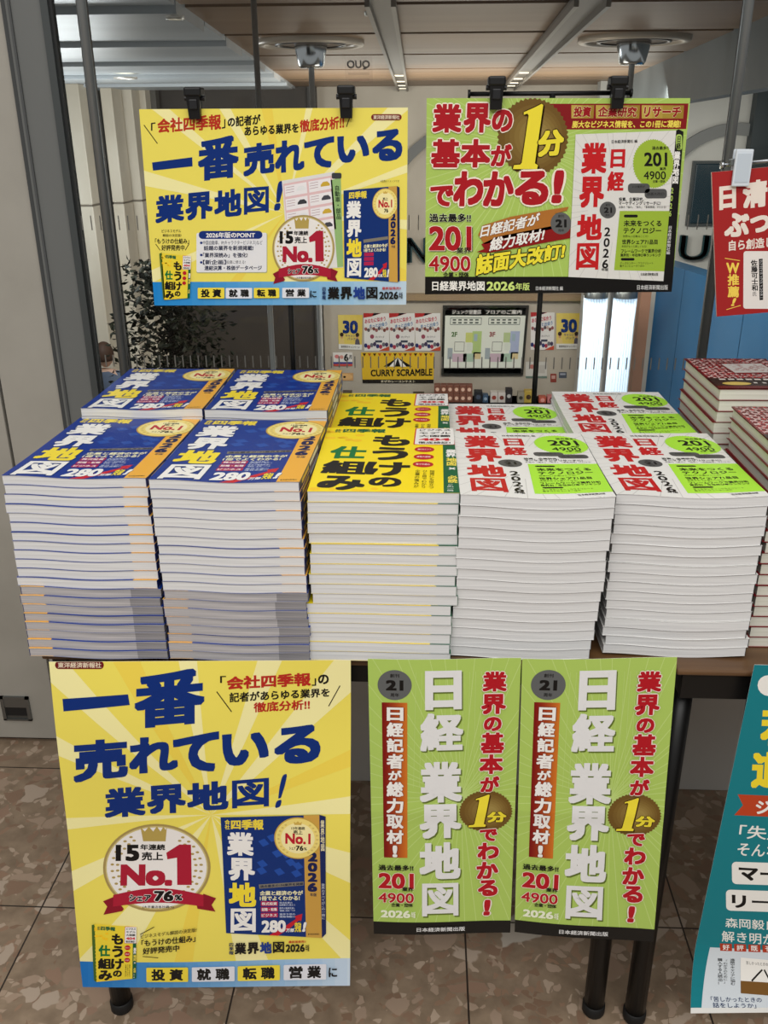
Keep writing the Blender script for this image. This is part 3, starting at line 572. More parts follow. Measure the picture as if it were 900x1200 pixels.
h = mb.build('recessed_pull'); h.parent = wl; h['label'] = 'small steel recessed pull plate near the floor'
mb = MB()
mb.box(-.733, 1.735, 0, -.668, 1.765, 3.0, STEELGREY, .003); mb.box(-.742, 1.742, 0, -.73, 1.765, 3.0, mat((70, 72, 72), .4)); mb.box(-.668, 1.728, 0, -.655, 1.762, 3.0, mat((78, 82, 82), .35, .3)); mb.box(-.655, 1.735, .0, -.65, 1.75, 3.0, DARKG); mb.box(-.726, 1.731, 0, -.722, 1.74, 3.0, mat((80, 82, 82), .4))
struct(mb.build('trim_1'))
mb = MB(); WP = noise_mat('white_grey_low_wall', (186, 184, 178), (196, 194, 188), 3, .45)
for x0, x1 in ((-.648, -.1), (-.1, .69), (.694, 1.6), (1.604, 3.0)): mb.box(x0, 1.64, .0, x1-.003, 1.8, .6, WP, .002)
mb.box(-.65, 1.65, 0, 3.0, 1.8, .598, DARKG); mb.box(-.65, 1.635, .6, 3.0, 1.82, .62, mat((150, 152, 152), .35, .4)); struct(mb.build('wall_front'))
def glass_mat():
    m = bpy.data.materials.new('window_glass'); m.use_nodes = True; nt = m.node_tree; nt.nodes.clear(); o = nt.nodes.new('ShaderNodeOutputMaterial')
    t = nt.nodes.new('ShaderNodeBsdfTransparent'); t.inputs[0].default_value = (.95, .97, .965, 1); g = nt.nodes.new('ShaderNodeBsdfGlossy'); g.inputs['Roughness'].default_value = .02
    f = nt.nodes.new('ShaderNodeFresnel'); f.inputs[0].default_value = 1.2; x = nt.nodes.new('ShaderNodeMixShader'); nt.links.new(f.outputs[0], x.inputs[0]); nt.links.new(t.outputs[0], x.inputs[1]); nt.links.new(g.outputs[0], x.inputs[2]); nt.links.new(x.outputs[0], o.inputs[0]); return m
mb = MB(); mb.box(-.65, 1.74, .62, 3.0, 1.748, 3.0, glass_mat()); win = struct(mb.build('window_1'))
mb = MB()
for x in (-.592, .522, 1.637): mb.tube([(x, 1.715, .62), (x, 1.715, 3.0)], .0085, mat((128, 132, 132), .35, .55), 14); mb.box(x-.003, 1.72, .62, x+.003, 1.741, 3.0, DARKG)
o = mb.build('mullion', win, True)
mb = MB(); TK = mat((112, 110, 104), .6)
for k in range(-42, 60): x = .0155*k; mb.box(x-.0011, 1.7385, EYE-.424, x+.0011, 1.7398, EYE-.401, TK)
for k in range(-38, 52): x = .0175*k; mb.box(x-.0009, 1.7385, EYE-.164, x+.0009, 1.7398, EYE-.138, TK)
o = mb.build('glass_mark', win); o['label'] = 'rows of short upright grey ticks on the glass'
# a see-through card sticker on the glass, seen from its back
def film(c, a):
    m = bpy.data.materials.new('clear_film'); m.use_nodes = True; b = m.node_tree.nodes['Principled BSDF']; b.inputs['Base Color'].default_value = lin(c)+(1,); b.inputs['Alpha'].default_value = a; b.inputs['Roughness'].default_value = .5; return m
st = Print(1, 1, [(0, 0), (100, 0), (100, 100), (0, 100)]); a = on_y(403, 66, 1.737); b_ = on_y(436, 66, 1.737); c_ = on_y(437, 96, 1.737); d_ = on_y(405, 97, 1.737)
st.text('QUO', [(92, 14), (8, 14), (8, 52), (92, 52)], (50, 46, 44), .05); st.box(12, 62, 88, 72, (60, 55, 52)); st.box(12, 86, 88, 96, (150, 90, 80))
mb = MB(); fm = quad_map(a, b_, c_, d_, 1, 1); P = fm(np.array([0, 1, 1, 0]), np.array([0, 0, 1, 1]), np.zeros(4)); mb.add(P, [(0, 1, 2, 3)], film((120, 112, 104), .10))
for V, F, c, l, fi in st.items: z = V[:, 2] if V.shape[1] == 3 else np.zeros(len(V)); mb.add(fm(V[:, 0], V[:, 1], 3e-4+z), F.tolist(), film(c, .16))
tag(mb.build('sticker'), 'faint clear square sticker with mirrored letters high on the glass', 'sticker')

# ------------------------------------------------------------------ the hall beyond the glass (its floor lies lower)
HF, CZ, BY = -2.75, EYE+.53, 12.0
STONE = noise_mat('beige_wall_stone', (170, 160, 146), (192, 184, 170), 1.6, .55, (1, 1, .5))
mb = MB(); mb.box(-9, 1.95, HF-.1, 9, 13, HF, noise_mat('hall_floor_stone', (120, 108, 96), (140, 128, 114), 3, .4)); struct(mb.build('floor.001'))
xl = on_y(376, 400, BY)[0]
mb = MB(); mb.box(xl, BY, HF, 6.5, BY+.2, CZ+.3, STONE); struct(mb.build('wall_back'))
DRK = noise_mat('dark_recess_panel', (52, 45, 39), (64, 56, 48), 2.0, .6)
mb = MB(); mb.box(-9, BY-.1, HF, xl, BY+.2, CZ+.3, DRK); mb.box(xl-.05, BY-.16, HF, xl+.05, BY, CZ, mat((62, 60, 58), .5)); struct(mb.build('wall_left.001'))
# ceiling: planks running across, with dark joints
WOODC = noise_mat('ceiling_plank', (124, 98, 74), (146, 120, 94), 1.2, .42, (.3, 3, 1)); GAP = mat((22, 17, 14), .9)
BLUEW = noise_mat('pale_soffit_plank', (172, 178, 182), (192, 198, 202), 1.0, .4, (.3, 3, 1))
pb0, pb1 = on_z(205, 0, CZ), on_z(366, 116, CZ); rb0, rb1 = on_z(900, 18, CZ), on_z(697, 107, CZ)
def lerpx(a, b, y): t = (y-a[1])/(b[1]-a[1]); return a[0]+(b[0]-a[0])*t
ys = [2.0]+[on_z(450, y, CZ)[1] for y in (-45, 4, 39, 64, 81, 94, 105)]+[BY+.1]
ys = sorted(v for v in ys if v <= BY+.1)
while len(ys) > 2 and ys[-1]-ys[-2] < .25: ys.pop(-2)
ys2 = [2.0]; 
while ys2[0] is not None and ys2[-1] < ys[1]-1.0: ys2.append(ys2[-1]+1.05)
yl = ys2+ys[1:]
mb = MB(); mb.box(-9, 1.95, CZ+.06, 9, BY+.1, CZ+.1, GAP)
for a, b in zip(yl[:-1], yl[1:]):
    a2, b2 = a+.05, b-.05
    mb.hexa([(lerpx(pb0, pb1, a2), a2, CZ), (lerpx(rb0, rb1, a2)+.02, a2, CZ), (lerpx(rb0, rb1, b2)+.02, b2, CZ), (lerpx(pb0, pb1, b2), b2, CZ)], [(lerpx(pb0, pb1, a2), a2, CZ+.05), (lerpx(rb0, rb1, a2)+.02, a2, CZ+.05), (lerpx(rb0, rb1, b2)+.02, b2, CZ+.05), (lerpx(pb0, pb1, b2), b2, CZ+.05)], WOODC)
struct(mb.build('ceiling'))
mb = MB(); y = 2.0; k = 0
while y < BY-.2:
    y2 = min(y+.78, BY); zz = CZ-.02-.03*(k % 2)
    x1, x2 = lerpx(pb0, pb1, y), lerpx(pb0, pb1, y2)
    mb.hexa([(-8, y, zz), (x1, y, zz), (x2, y2-.02, zz), (-8, y2-.02, zz)], [(-8, y, CZ+.05), (x1, y, CZ+.05), (x2, y2-.02, CZ+.05), (-8, y2-.02, CZ+.05)], BLUEW); y = y2; k += 1
struct(mb.build('ceiling.001'))
# steel light channels on the ceiling
def channel(p0, p1, p2, p3, label):
    a, b, c, d = (on_z(*q, CZ-.03) for q in (p0, p1, p2, p3)); mb = MB()
    up = lambda P, z: [tuple(np.array(v)+np.array((0, 0, z))) for v in P]
    mb.hexa([a, b, c, d], up([a, b, c, d], .027), mat((104, 98, 90), .4, .3))
    for s0, s1 in ((a, d), (b, c)):
        w_ = np.array((.010, 0, 0)); mb.hexa([s0-w_, s0+w_, s1+w_, s1-w_], up([s0-w_, s0+w_, s1+w_, s1-w_], -.03), mat((128, 122, 114), .4, .3))
    o = tag(mb.build('light_channel'), label, 'light channel')
    for t in (.60, .72, .82, .9):
        m2 = MB(); l, r = a+(d-a)*t, b+(c-b)*t; q = np.array((0, .02, -.012)); mm = mat((255, 240, 215), .5, emit=1.2)
        m2.hexa([l+(r-l)*.1-q*[0, 1, 0], r-(r-l)*.15-q*[0, 1, 0], r-(r-l)*.15+q*[0, 1, 0], l+(r-l)*.15+q*[0, 1, 0]], up([l+(r-l)*.1-q*[0, 1, 0], r-(r-l)*.15-q*[0, 1, 0], r-(r-l)*.15+q*[0, 1, 0], l+(r-l)*.15+q*[0, 1, 0]], -.008), mm); s = m2.build('lamp', o); s['label'] = 'small glowing lamp strip'
channel((430, -2), (461, -2), (478, 107), (468, 107), 'straight steel light channel on the ceiling above the gap between the boards')
channel((676, -2), (714, -2), (602, 104), (588, 104), 'slanting steel light channel on the ceiling above the green board')
# round canopies with chrome collar and steel rod
def canopy(cx, cy, label):
    c = on_z(cx, cy, CZ-.02); Z = c @ FW; r = 56/FPX*np.linalg.norm(c-np.array((0, 0, EYE)))
    o = empty('ceiling_rod', tuple(c), label, 'ceiling rod', 'steel rods hung from round canopies')
    mb = MB(); mb.lathe([(r, .02), (r, .0), (r*.97, -.012), (r*.88, -.012), (r*.84, .0), (r*.84, .015)], (0, 0, 0), mat((190, 178, 162), .35, .2), 40); mb.build('canopy', o, True)
    mb = MB(); mb.lathe([(r*.84, .006), (.02, .008)], (0, 0, 0), mat((140, 122, 104), .45), 40); mb.lathe([(r*.66, .0), (r*.66, -.01), (r*.6, -.01), (r*.6, .0)], (0, 0, 0), mat((60, 52, 44), .3, .3), 40); mb.build('inner_plate', o, True)
    mb = MB(); mb.lathe([(.05, .01), (.1, .01), (.104, -.004), (.08, -.115), (.068, -.13), (.012, -.13)], (0, 0, 0), CHROME, 28); mb.build('collar', o, True)
    mb = MB(); mb.tube([(0, 0, 0), (0, 0, HF-c[2])], .018, mat((180, 180, 178), .35), 14); mb.build('rod', o, True); return o
canopy(364, 52, 'steel rod and round canopy above the yellow board'); canopy(743, 48, 'steel rod and round canopy above the green board, right')
c = on_y(297, 0, 4.0)
mb = MB(); mb.tube([(c[0], 4.0, HF), (c[0], 4.0, CZ)], .012, mat((170, 170, 168), .4), 12); mb.tube([(c[0], 4.0, CZ-.02), (c[0], 4.0, CZ)], .03, STEEL, 12); tag(mb.build('steel_post', None, True), 'thin plain steel post behind the glass, behind the left yellow board', 'post')
def downlight(px, py, rpx, label):
    c = on_z(px, py, CZ-.004-(.05 if px < 300 else 0)); d = np.linalg.norm(c-np.array((0, 0, EYE))); r = rpx/FPX*d
    o = empty('downlight', tuple(c), label, 'ceiling light', 'round hall downlights')
    mb = MB(); mb.lathe([(r*1.35, .004), (r*1.3, -.012), (r, -.012), (r, .002)], (0, 0, 0), mat((200, 196, 188), .3, .3), 20); mb.build('ring', o, True)
    mb = MB(); mb.lathe([(r, -.006), (.001, -.006)], (0, 0, 0), mat((255, 246, 226), .5, emit=3.0), 20); mb.build('lens', o)
for px, py, r, l in ((205, 19.5, 7, 'lit round downlight in the pale soffit, top left'), (436, 15, 6, 'lit downlight in the straight steel channel'), (687, 9.5, 7, 'lit downlight in the slanting steel channel'),
                     (147, 91, 9, 'downlight with a glowing lens in the far pale soffit'),): downlight(px, py, r, l)
# stone pilasters at the left
PIL = noise_mat('pale_marble', (196, 186, 168), (214, 206, 190), 2.2, .4, (1, 1, .6))
for px0, px1, Y in ((69, 90, 10.4), (115, 128.5, 10.8), (132, 152, 11.2), (154, 168, 11.5)):
    a, b = on_y(px0, 90, Y)[0], on_y(px1, 90, Y)[0]; zt = CZ
    mb = MB(); 
    for z0, z1 in ((HF, -1.02), (-1.0, .62), (.64, CZ-.02)): mb.box(a, Y, z0, b, Y+.35, z1, PIL, .008)
    mb.box(a+.01, Y+.01, HF, b-.01, Y+.3, CZ-.02, mat((120, 112, 100))); struct(mb.build('trim_2'))
a, b = on_y(66, 300, 11.7)[0], on_y(200, 300, 11.7)[0]; mb = MB(); mb.box(a-.8, 11.7, HF, b, 11.85, CZ, mat((92, 88, 82), .5)); struct(mb.build('trim_3'))
# right: fascia under the ceiling edge, pale wall with arch, blue panelling
mb = MB(); n = np.array((.12, 0, 0)); f0, f1 = rb0-np.array((-.4, .9, 0)), rb1+np.array((-.05, .2, 0)); dz = np.array((0, 0, -.33))
f0 = rb0+(rb0-rb1)*.35
mb.hexa([f0+dz, f0+dz+n, rb1+dz+n, rb1+dz], [f0+[0, 0, .05], f0+n+[0, 0, .05], rb1+n+[0, 0, .05], rb1+[0, 0, .05]], noise_mat('grey_teal_fascia', (88, 96, 100), (104, 112, 116), 1.5, .5)); struct(mb.build('trim_4'))
mb = MB(); a, b = on_y(696, 200, 11.2), on_y(905, 200, 11.2); mb.box(a[0], 11.2, HF, 7, 11.4, CZ+.1, noise_mat('pale_grey_plaster', (176, 176, 172), (192, 192, 188), 1.2, .6)); struct(mb.build('wall_right'))
def arch(cx, cy, r, wpx, Y, label, a0=0, a1=180):
    c = on_y(cx, cy, Y); R = r/FPX*(c-np.array((0, 0, EYE)))@FW; w_ = wpx/FPX*(c-np.array((0, 0, EYE)))@FW; mb = MB(); N = 36
    for k in range(N):
        t0, t1 = (math.radians(a0+(a1-a0)*(k+i)/N) for i in (0, 1))
        pts = [(c[0]+q*math.cos(t), c[2]+q*math.sin(t)) for q, t in ((R, t0), (R+w_, t0), (R+w_, t1), (R, t1))]
        mb.hexa([(x, Y, z) for x, z in pts], [(x, Y+.06, z) for x, z in pts], mat((112, 114, 114), .5))
    tag(mb.build('arch_moulding'), label, 'arch')
arch(852, 245, 80, 13, 11.1, 'grey arch moulding on the pale wall at the right'); arch(560, 268, 108, 11, BY-.1, 'grey arch moulding half hidden behind the green board')
mb = MB(); a = on_y(817, 192, 11.1); b = on_y(846, 262, 11.1); mb.box(a[0], 11.12, b[2], b[0], 11.2, a[2], mat((20, 44, 54), .3), .01); mb.box(a[0]-.03, 11.14, b[2]-.03, b[0]+.03, 11.2, a[2]+.03, mat((60, 66, 68), .4)); tag(mb.build('wall_niche'), 'dark teal upright niche panel under the right arch', 'panel')
mb = MB(); a = on_y(890, 95, 11.0); mb.box(a[0], 11.0, HF, a[0]+1.2, 11.15, CZ, mat((34, 44, 48), .45)); struct(mb.build('trim_5'))
# blue panelled wall
A = on_y(757, 450, 10.0); Bp = on_y(905, 450, 7.6); top = on_y(793, 318, 9.3)[2]; mb = MB(); d = (Bp-A); nseg = 4
BL = noise_mat('blue_panel_paint', (28, 78, 116), (36, 90, 130), 1.0, .4)
for k in range(6):
    p, q = A+d*(k/nseg), A+d*((k+.985)/nseg)
    mb.hexa([(p[0], p[1], HF), (q[0], q[1], HF), (q[0]+.2, q[1]+.15, HF), (p[0]+.2, p[1]+.15, HF)], [(p[0], p[1], top), (q[0], q[1], top), (q[0]+.2, q[1]+.15, top), (p[0]+.2, p[1]+.15, top)], BL)
struct(mb.build('wall_right.001'))
mb = MB(); a, b = on_y(745, 400, 10.02), on_y(757, 400, 10.02); mb.box(a[0], 10.0, HF, b[0], 10.15, top, mat((140, 104, 84), .5)); struct(mb.build('trim_6'))
mb = MB(); a, b = on_y(480, 345, BY-.12), on_y(745, 353, BY-.12); mb.box(xl+.4, BY-.12, b[2], b[0], BY, a[2], mat((150, 128, 100), .4)); struct(mb.build('trim_7'))
# dark raised letters of the sign
def letter(ch, px0, py0, px1, py1, label, Y):
    a, b = on_y(px0, py0, Y), on_y(px1, py1, Y); v, f = glyphs(ch); lo, hi = v.min(0), v.max(0); P = (v-lo)/(hi-lo)
    X = a[0]+P[:, 0]*(b[0]-a[0]); Z = b[2]+P[:, 1]*(a[2]-b[2]); mb = MB(); n = len(v); m = mat((24, 58, 62), .4)
    for dx in (0, .02, .04):
        mb.add(np.c_[X+dx, np.full(n, Y), Z], f.tolist(), m)
    ed = {}
    for t in f.tolist():
        for i in range(3): k = (t[i], t[(i+1) % 3]); ed[k] = ed.get(k, 0)+1
    rim = [e for e in ed if (e[1], e[0]) not in ed]
    mb.add(np.r_[np.c_[X, np.full(n, Y), Z], np.c_[X+.02, np.full(n, Y+.08), Z]], [(i, j, n+j, n+i) for i, j in rim], m)
    tag(mb.build('sign_letter'), label, 'letter')
letter('N', 476, 279, 499, 308, 'dark raised letter N between the two hanging boards', BY-.1); letter('U', 797, 276, 826, 305, 'dark raised letter U left of the red board', 11.1)
letter('N', 839, 276, 864, 305, 'dark raised letter partly hidden behind the red board', 11.1)

# notices on the back wall
def notice(name, corners, W, H, base, art, label, cat, group=None, Y=BY-.012, th=.01):
    p = Print(W, H, [(0, 0), (100, 0), (100, 100), (0, 100)]); art(p); mb = MB(); fm = quad_map(*[on_y(x, y, Y) for x, y in corners], W, H); sheet(p, mb, fm, base, (150, 150, 146), th)
    p.mesh(mb, fm, step=8e-4); return tag(mb.build(name), label, cat, group)
def a_30(p):
    p.grad([(0, 0), (100, 0), (100, 82), (0, 82)], (226, 206, 110), (216, 190, 90), 4); p.up(); p.text('30', B(18, 16, 82, 54), NAVY, .05); p.text('キャッシュ', B(30, 56, 80, 64), (60, 60, 120), .02); p.text('バック', B(38, 65, 72, 73), (60, 60, 120), .02)
    for x in (4, 70):
        p.poly([(x, 85), (x+2, 72), (x+9, 66), (x+18, 72), (x+22, 85)], (90, 86, 100) if x > 50 else (226, 200, 130)); p.ell(x+10, 61, 6, 8, (206, 160, 130), 14)
    p.box(0, 85, 100, 100, (226, 226, 222)); p.up(); p.text('期間限定キャンペーン', B(10, 89, 90, 96), (60, 60, 60), .02); p.ell(9+5, 57, 8, 6, (50, 36, 30), 14); p.ell(80, 57, 8, 6, (50, 36, 30), 14)
def a_ev(p):
    p.poly([(0, 0), (70, 0), (30, 9), (0, 12)], (180, 50, 50)); p.poly([(40, 0), (66, 0), (34, 8)], (50, 60, 120)); p.poly([(58, 100), (100, 88), (100, 100)], (196, 80, 56))
    p.text('あなたに似合う', Q(4, 16, 28, 86, 8, 20), (190, 60, 80), .03); p.text('きっと出会う', Q(22, 30, 40, 92, 22, 33), (70, 120, 170), .03)
    for k in range(9): p.ell(8+k*10.5, 42+3*math.sin(k*2), 6, 5, [(150, 90, 90), (90, 80, 90), (190, 170, 160), (120, 70, 60)][k % 4], 10)
    p.ell(32, 62, 8, 6, (150, 70, 90), 12); p.box(44, 72, 72, 78, (60, 70, 90)); p.text('ポップアップ', B(46, 60, 80, 66), (90, 90, 100), .02)
    for k in range(8): p.ell(6+k*12, 86+4*math.sin(k*1.7), 7, 6, [(50, 56, 110), (170, 60, 80), (110, 110, 120), (70, 60, 90)][k % 4], 10)
wallp = [((396, 369), (425, 369), (424, 410), (397, 409)), ((426, 367), (456, 367), (456, 411), (427, 411)), ((456, 367), (486, 367), (486, 411), (457, 411)), ((486, 367), (516, 367), (516, 411), (487, 411)), ((622, 366), (650, 366), (649, 410), (622, 410)), ((652, 367), (682, 367), (681, 409), (652, 409))]
for i, c in enumerate(wallp):
    yel = i in (0, 5)
    notice('wall_notice', c, .34, .5, (226, 206, 110) if yel else (226, 224, 222), a_30 if yel else a_ev, ('pale yellow notice with a big blue 30, left end of the row' if i == 0 else 'pale yellow notice with a big blue 30, right of the floor guide') if yel else
           ('white event poster beside the yellow 30 notice', 'white event poster in the middle of its three', 'white event poster nearest the left edge of the floor guide', 'white event poster right of the floor guide, by the black pole')[i-1], 'notice', 'notices on the far wall')
def a_curry(p):
    for k in range(14): p.poly([(2+k*7, 3), (7+k*7, 3), (4.5+k*7, 13)], (190, 90, 30) if k % 2 else (60, 40, 30))
    for k in range(5):
        p.poly([(50, 16), (30+k*8, 46), (38+k*8, 46)], BLK if k % 2 == 0 else WHT)
    p.up(); p.text('CURRY SCRAMBLE', Q(12, 56, 78, 98, 52, 76), BLK, .035); p.box(0, 88, 100, 100, (34, 28, 24)); p.up(); p.text('まぜカレーコンテスト', B(26, 90, 74, 98), (240, 230, 200), .02)
notice('banner', ((423, 413), (509, 413), (508, 449), (425, 449)), 1.0, .42, (226, 186, 50), a_curry, 'yellow curry event banner with a circus tent on the far wall', 'banner')
def a_six(p): p.box(0, 70, 100, 84, (60, 70, 140)); p.box(0, 84, 100, 100, (200, 80, 70)); p.text('6', B(56, 10, 80, 64), BLK, .03); p.text('月', B(82, 18, 96, 50), BLK, .03); p.ell(20, 30, 12, 14, (214, 130, 130), 14); p.ell(44, 34, 10, 14, (214, 150, 140), 14)
notice('wall_notice', ((390, 413), (413, 413), (413, 429), (391, 429)), .27, .18, (228, 224, 220), a_six, 'small white notice with the number 6 left of the curry banner', 'notice')
notice('wall_notice', ((393, 437), (414, 437), (414, 446), (394, 446)), .24, .1, (206, 160, 110), lambda p: (p.ell(50, 50, 46, 40, (226, 180, 120), 20), p.up(), p.ell(50, 52, 8, 14, BLK, 10)), 'small tan label under the number 6 notice', 'notice')
notice('wall_notice', ((645, 438), (652, 438), (652, 448), (645, 448)), .08, .12, (150, 70, 60), lambda p: p.box(20, 20, 80, 60, (200, 160, 150)), 'small dark red card right of the black pole', 'notice')
notice('wall_notice', ((655, 436), (664, 436), (664, 443), (655, 443)), .1, .08, (90, 96, 110), lambda p: p.box(15, 20, 85, 50, (170, 176, 190)), 'small grey blue card beside the dark red card', 'notice')
notice('wall_notice', ((616, 424), (641, 424), (641, 443), (616, 443)), .28, .2, (206, 204, 198), lambda p: (p.box(0, 88, 100, 100, (110, 130, 120)), p.ell(30, 30, 12, 14, (190, 120, 110), 12), p.box(45, 20, 90, 70, (190, 186, 180))), 'pale grey notice low beside the black pole', 'notice')
def a_map(p):
    p.box(3, 3, 97, 97, (222, 226, 216)); p.box(3, 3, 97, 14, (24, 66, 74)); p.box(3, 89, 97, 97, (24, 66, 74)); p.up()
    p.text('ジュンク堂書店', B(11, 6, 45, 12), WHT, .02); p.text('フロアのご案内', B(50, 6, 92, 12), WHT, .02)
    for x in (9, 54): p.box(x, 17, x+37, 27, (96, 110, 104)); p.box(x+.6, 17.6, x+36.4, 26.4, (222, 226, 216)) if False else None
    for x0, t, c in ((0, '2F', (70, 110, 50)), (45, '3F', (140, 50, 60))):
        p.text(t, B(11+x0, 37, 18+x0, 44), c, .04)
        p.box(15+x0, 51, 27+x0, 65, (110, 116, 110)); p.box(28+x0, 38, 36+x0, 52, (200, 206, 120) if not x0 else (184, 200, 150)); p.box(36+x0, 36, 47+x0, 68, (176, 200, 130) if not x0 else (170, 180, 210)); p.box(13+x0, 68, 30+x0, 80, (200, 176, 190)); p.box(26+x0, 68, 40+x0, 80, (170, 196, 176)); p.box(38+x0, 66, 47+x0, 76, (214, 196, 150)); p.box(7+x0, 60, 13+x0, 76, (160, 170, 176))
    p.up()
    for x in (9, 54):
        p.box(x+.7, 17.9, x+36.3, 26.1, (222, 226, 216))
    for x0 in (0, 45): p.box(15.6+x0, 51.8, 26.4+x0, 64.2, (222, 226, 216)); p.box(30+x0, 53, 37+x0, 64, (214, 220, 210)); p.box(38+x0, 40, 42+x0, 50, (160, 180, 190))
    p.up()
    for x in (9, 54):
        for k in range(5):
            for j in range(2): p.box(x+3+k*6.6, 19+j*4, x+7+k*6.6, 21+j*4, (70, 80, 76))
o = notice('floor_guide_board', ((519, 358), (620, 358), (613, 440), (517, 440)), 1.16, .92, (44, 44, 40), a_map, 'framed floor guide board with a dark green header on the far wall', 'board', None, BY-.05, .04)
# counter with small boxed goods under the notices
cz = on_y(520, 472, 11.6)[2]
mb = MB(); a, b = on_y(386, 472, 11.6), on_y(690, 472, 11.6); mb.box(a[0], 11.5, HF, b[0], BY-.02, cz, mat((168, 158, 146), .5), .01); mb.box(a[0]-.02, 11.47, cz-.04, b[0]+.02, BY-.02, cz, mat((196, 190, 180), .4), .006); tag(mb.build('display_counter'), 'pale counter under the notices at the far wall', 'counter')
def toybox(x0, y0, x1, y1, col, face, label, Y=11.62, z0=None):
    a, b = on_y(x0, y0, Y), on_y(x1, y1, Y); zb = b[2] if z0 is None else z0; mb = MB(); zt = zb+(a[2]-b[2])
    mb.box(a[0], Y, zb, b[0], Y+.12, zt, mat(col, .45), .004); o = tag(mb.build('toy_box'), label, 'toy box', 'small boxed goods on the far counter')
    m2 = MB(); cx, czz, r = (a[0]+b[0])/2, (zb+zt)/2, (b[0]-a[0])*.3; m2.tube([(cx, Y+.002, czz), (cx, Y-.004, czz)], r, mat(face, .4), 12); s = m2.build('picture', o); return o
NTH = ['first', 'second', 'third', 'fourth', 'fifth', 'sixth']
for row, y0, y1 in ((0, 461, 471), (1, 450, 460)):
    for k in range(6):
        x = 509+k*7.5+row*0; zb = cz+row*.118
        toybox(x, y0, x+7, y1, (122, 76, 62), (226, 190, 170), 'brown toy box with a round face, %s from left in the %s row' % (NTH[k], ('lower', 'upper')[row]), z0=zb)
for i, (x0, x1, y0, y1, c, f, l) in enumerate(((556, 565, 458, 471, (30, 32, 38), (70, 80, 100), 'black toy box right of the brown boxes'), (566, 572, 462, 471, (60, 84, 110), (150, 170, 190), 'small blue toy box beside the black one'),
        (575, 583, 459, 471, (206, 200, 196), (150, 60, 50), 'white toy box with a red round picture, left of two'), (584, 592, 459, 471, (206, 200, 196), (110, 50, 40), 'white toy box with a brown round picture, right of two'), (593, 600, 455, 471, (44, 40, 44), (190, 190, 190), 'tall dark toy box right of the white pair'),
        (607, 614, 459, 471, (150, 144, 130), (60, 60, 50), 'grey toy box left of the black pole'), (615, 624, 457, 471, (186, 160, 70), (70, 50, 30), 'gold toy box touching the black pole'), (632, 640, 464, 471, (190, 90, 70), (230, 160, 150), 'orange red toy box right of the black pole'), (642, 652, 463, 471, (206, 130, 130), (120, 50, 60), 'pink toy box by the white stacked books'),
        (391, 399, 462, 471, (60, 70, 54), (180, 150, 90), 'dark green toy box at the left end of the counter'), (401, 412, 460, 471, (70, 64, 60), (170, 160, 150), 'dark grey toy box at the left end of the counter'), (484, 497, 461, 471, (74, 70, 68), (180, 170, 160), 'dark grey toy box left of the brown boxes'))):
    toybox(x0, y0, x1, y1, c, f, l, z0=cz)
# two hanging bundles of pale plastic umbrella bags, their glow put into the material
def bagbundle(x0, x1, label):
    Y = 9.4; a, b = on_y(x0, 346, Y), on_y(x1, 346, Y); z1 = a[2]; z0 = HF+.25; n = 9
    m = bpy.data.materials.new('milky_plastic_glow'); m.use_nodes = True; bs = m.node_tree.nodes['Principled BSDF']; bs.inputs['Base Color'].default_value = lin((226, 236, 244))+(1,); bs.inputs['Roughness'].default_value = .35; bs.inputs['Emission Color'].default_value = lin((205, 228, 250))+(1,); bs.inputs['Emission Strength'].default_value = .62  # emission added so the plastic looks bright; no lamp inside
    o = empty('umbrella_bags', ((a[0]+b[0])/2, Y, HF), label, 'lamp', 'pleated plastic bag bundles with added glow')
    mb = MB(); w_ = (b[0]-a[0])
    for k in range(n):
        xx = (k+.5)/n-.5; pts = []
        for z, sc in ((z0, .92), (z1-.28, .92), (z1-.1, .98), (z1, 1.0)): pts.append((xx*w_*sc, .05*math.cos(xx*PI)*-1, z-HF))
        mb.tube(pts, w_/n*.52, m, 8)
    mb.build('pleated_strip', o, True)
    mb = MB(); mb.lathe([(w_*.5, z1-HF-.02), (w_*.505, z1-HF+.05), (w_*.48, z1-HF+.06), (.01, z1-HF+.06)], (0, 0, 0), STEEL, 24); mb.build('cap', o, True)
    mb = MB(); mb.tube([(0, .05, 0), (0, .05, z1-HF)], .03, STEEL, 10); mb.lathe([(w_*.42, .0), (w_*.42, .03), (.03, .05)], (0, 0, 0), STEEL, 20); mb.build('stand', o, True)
bagbundle(684, 713, 'pleated white plastic bag bundle with added glow, left of the pair'); bagbundle(717, 747, 'pleated white plastic bag bundle with added glow, beside the blue wall')
# dark leafy tree in a pot
o = empty('potted_tree', (on_y(203, 420, 8.8)[0], 8.8, HF), 'dark leafy tree standing behind the left end of the window', 'tree'); tx, tz = o.location.x, HF
mb = MB(); mb.lathe([(.01, .0), (.24, .0), (.32, .5), (.34, .52), (.3, .52), (.28, .46), (.01, .46)], (0, 0, 0), mat((60, 54, 48), .6), 24); mb.build('pot', o, True)
mb = MB(); bk = mat((34, 28, 22), .8); mb.tube([(0, 0, .4), (.02, 0, 1.2), (-.01, .02, 2.0), (.03, 0, 2.8)], [.055, .05, .04, .015], bk, 8)
for k in range(16):
    z = 1.35+k*.09; a = k*2.4; mb.tube([(0, 0, z), (.22*math.cos(a), .22*math.sin(a), z+.16), (.45*math.cos(a), .42*math.sin(a), z+.24)], [.016, .011, .005], bk, 6)
mb.build('trunk', o, True)
mb = MB(); lm = [mat((26, 30, 19), .6, spec=.15), mat((36, 38, 26), .6, spec=.15), mat((19, 22, 15), .6, spec=.15)]; r2 = random.Random(5)
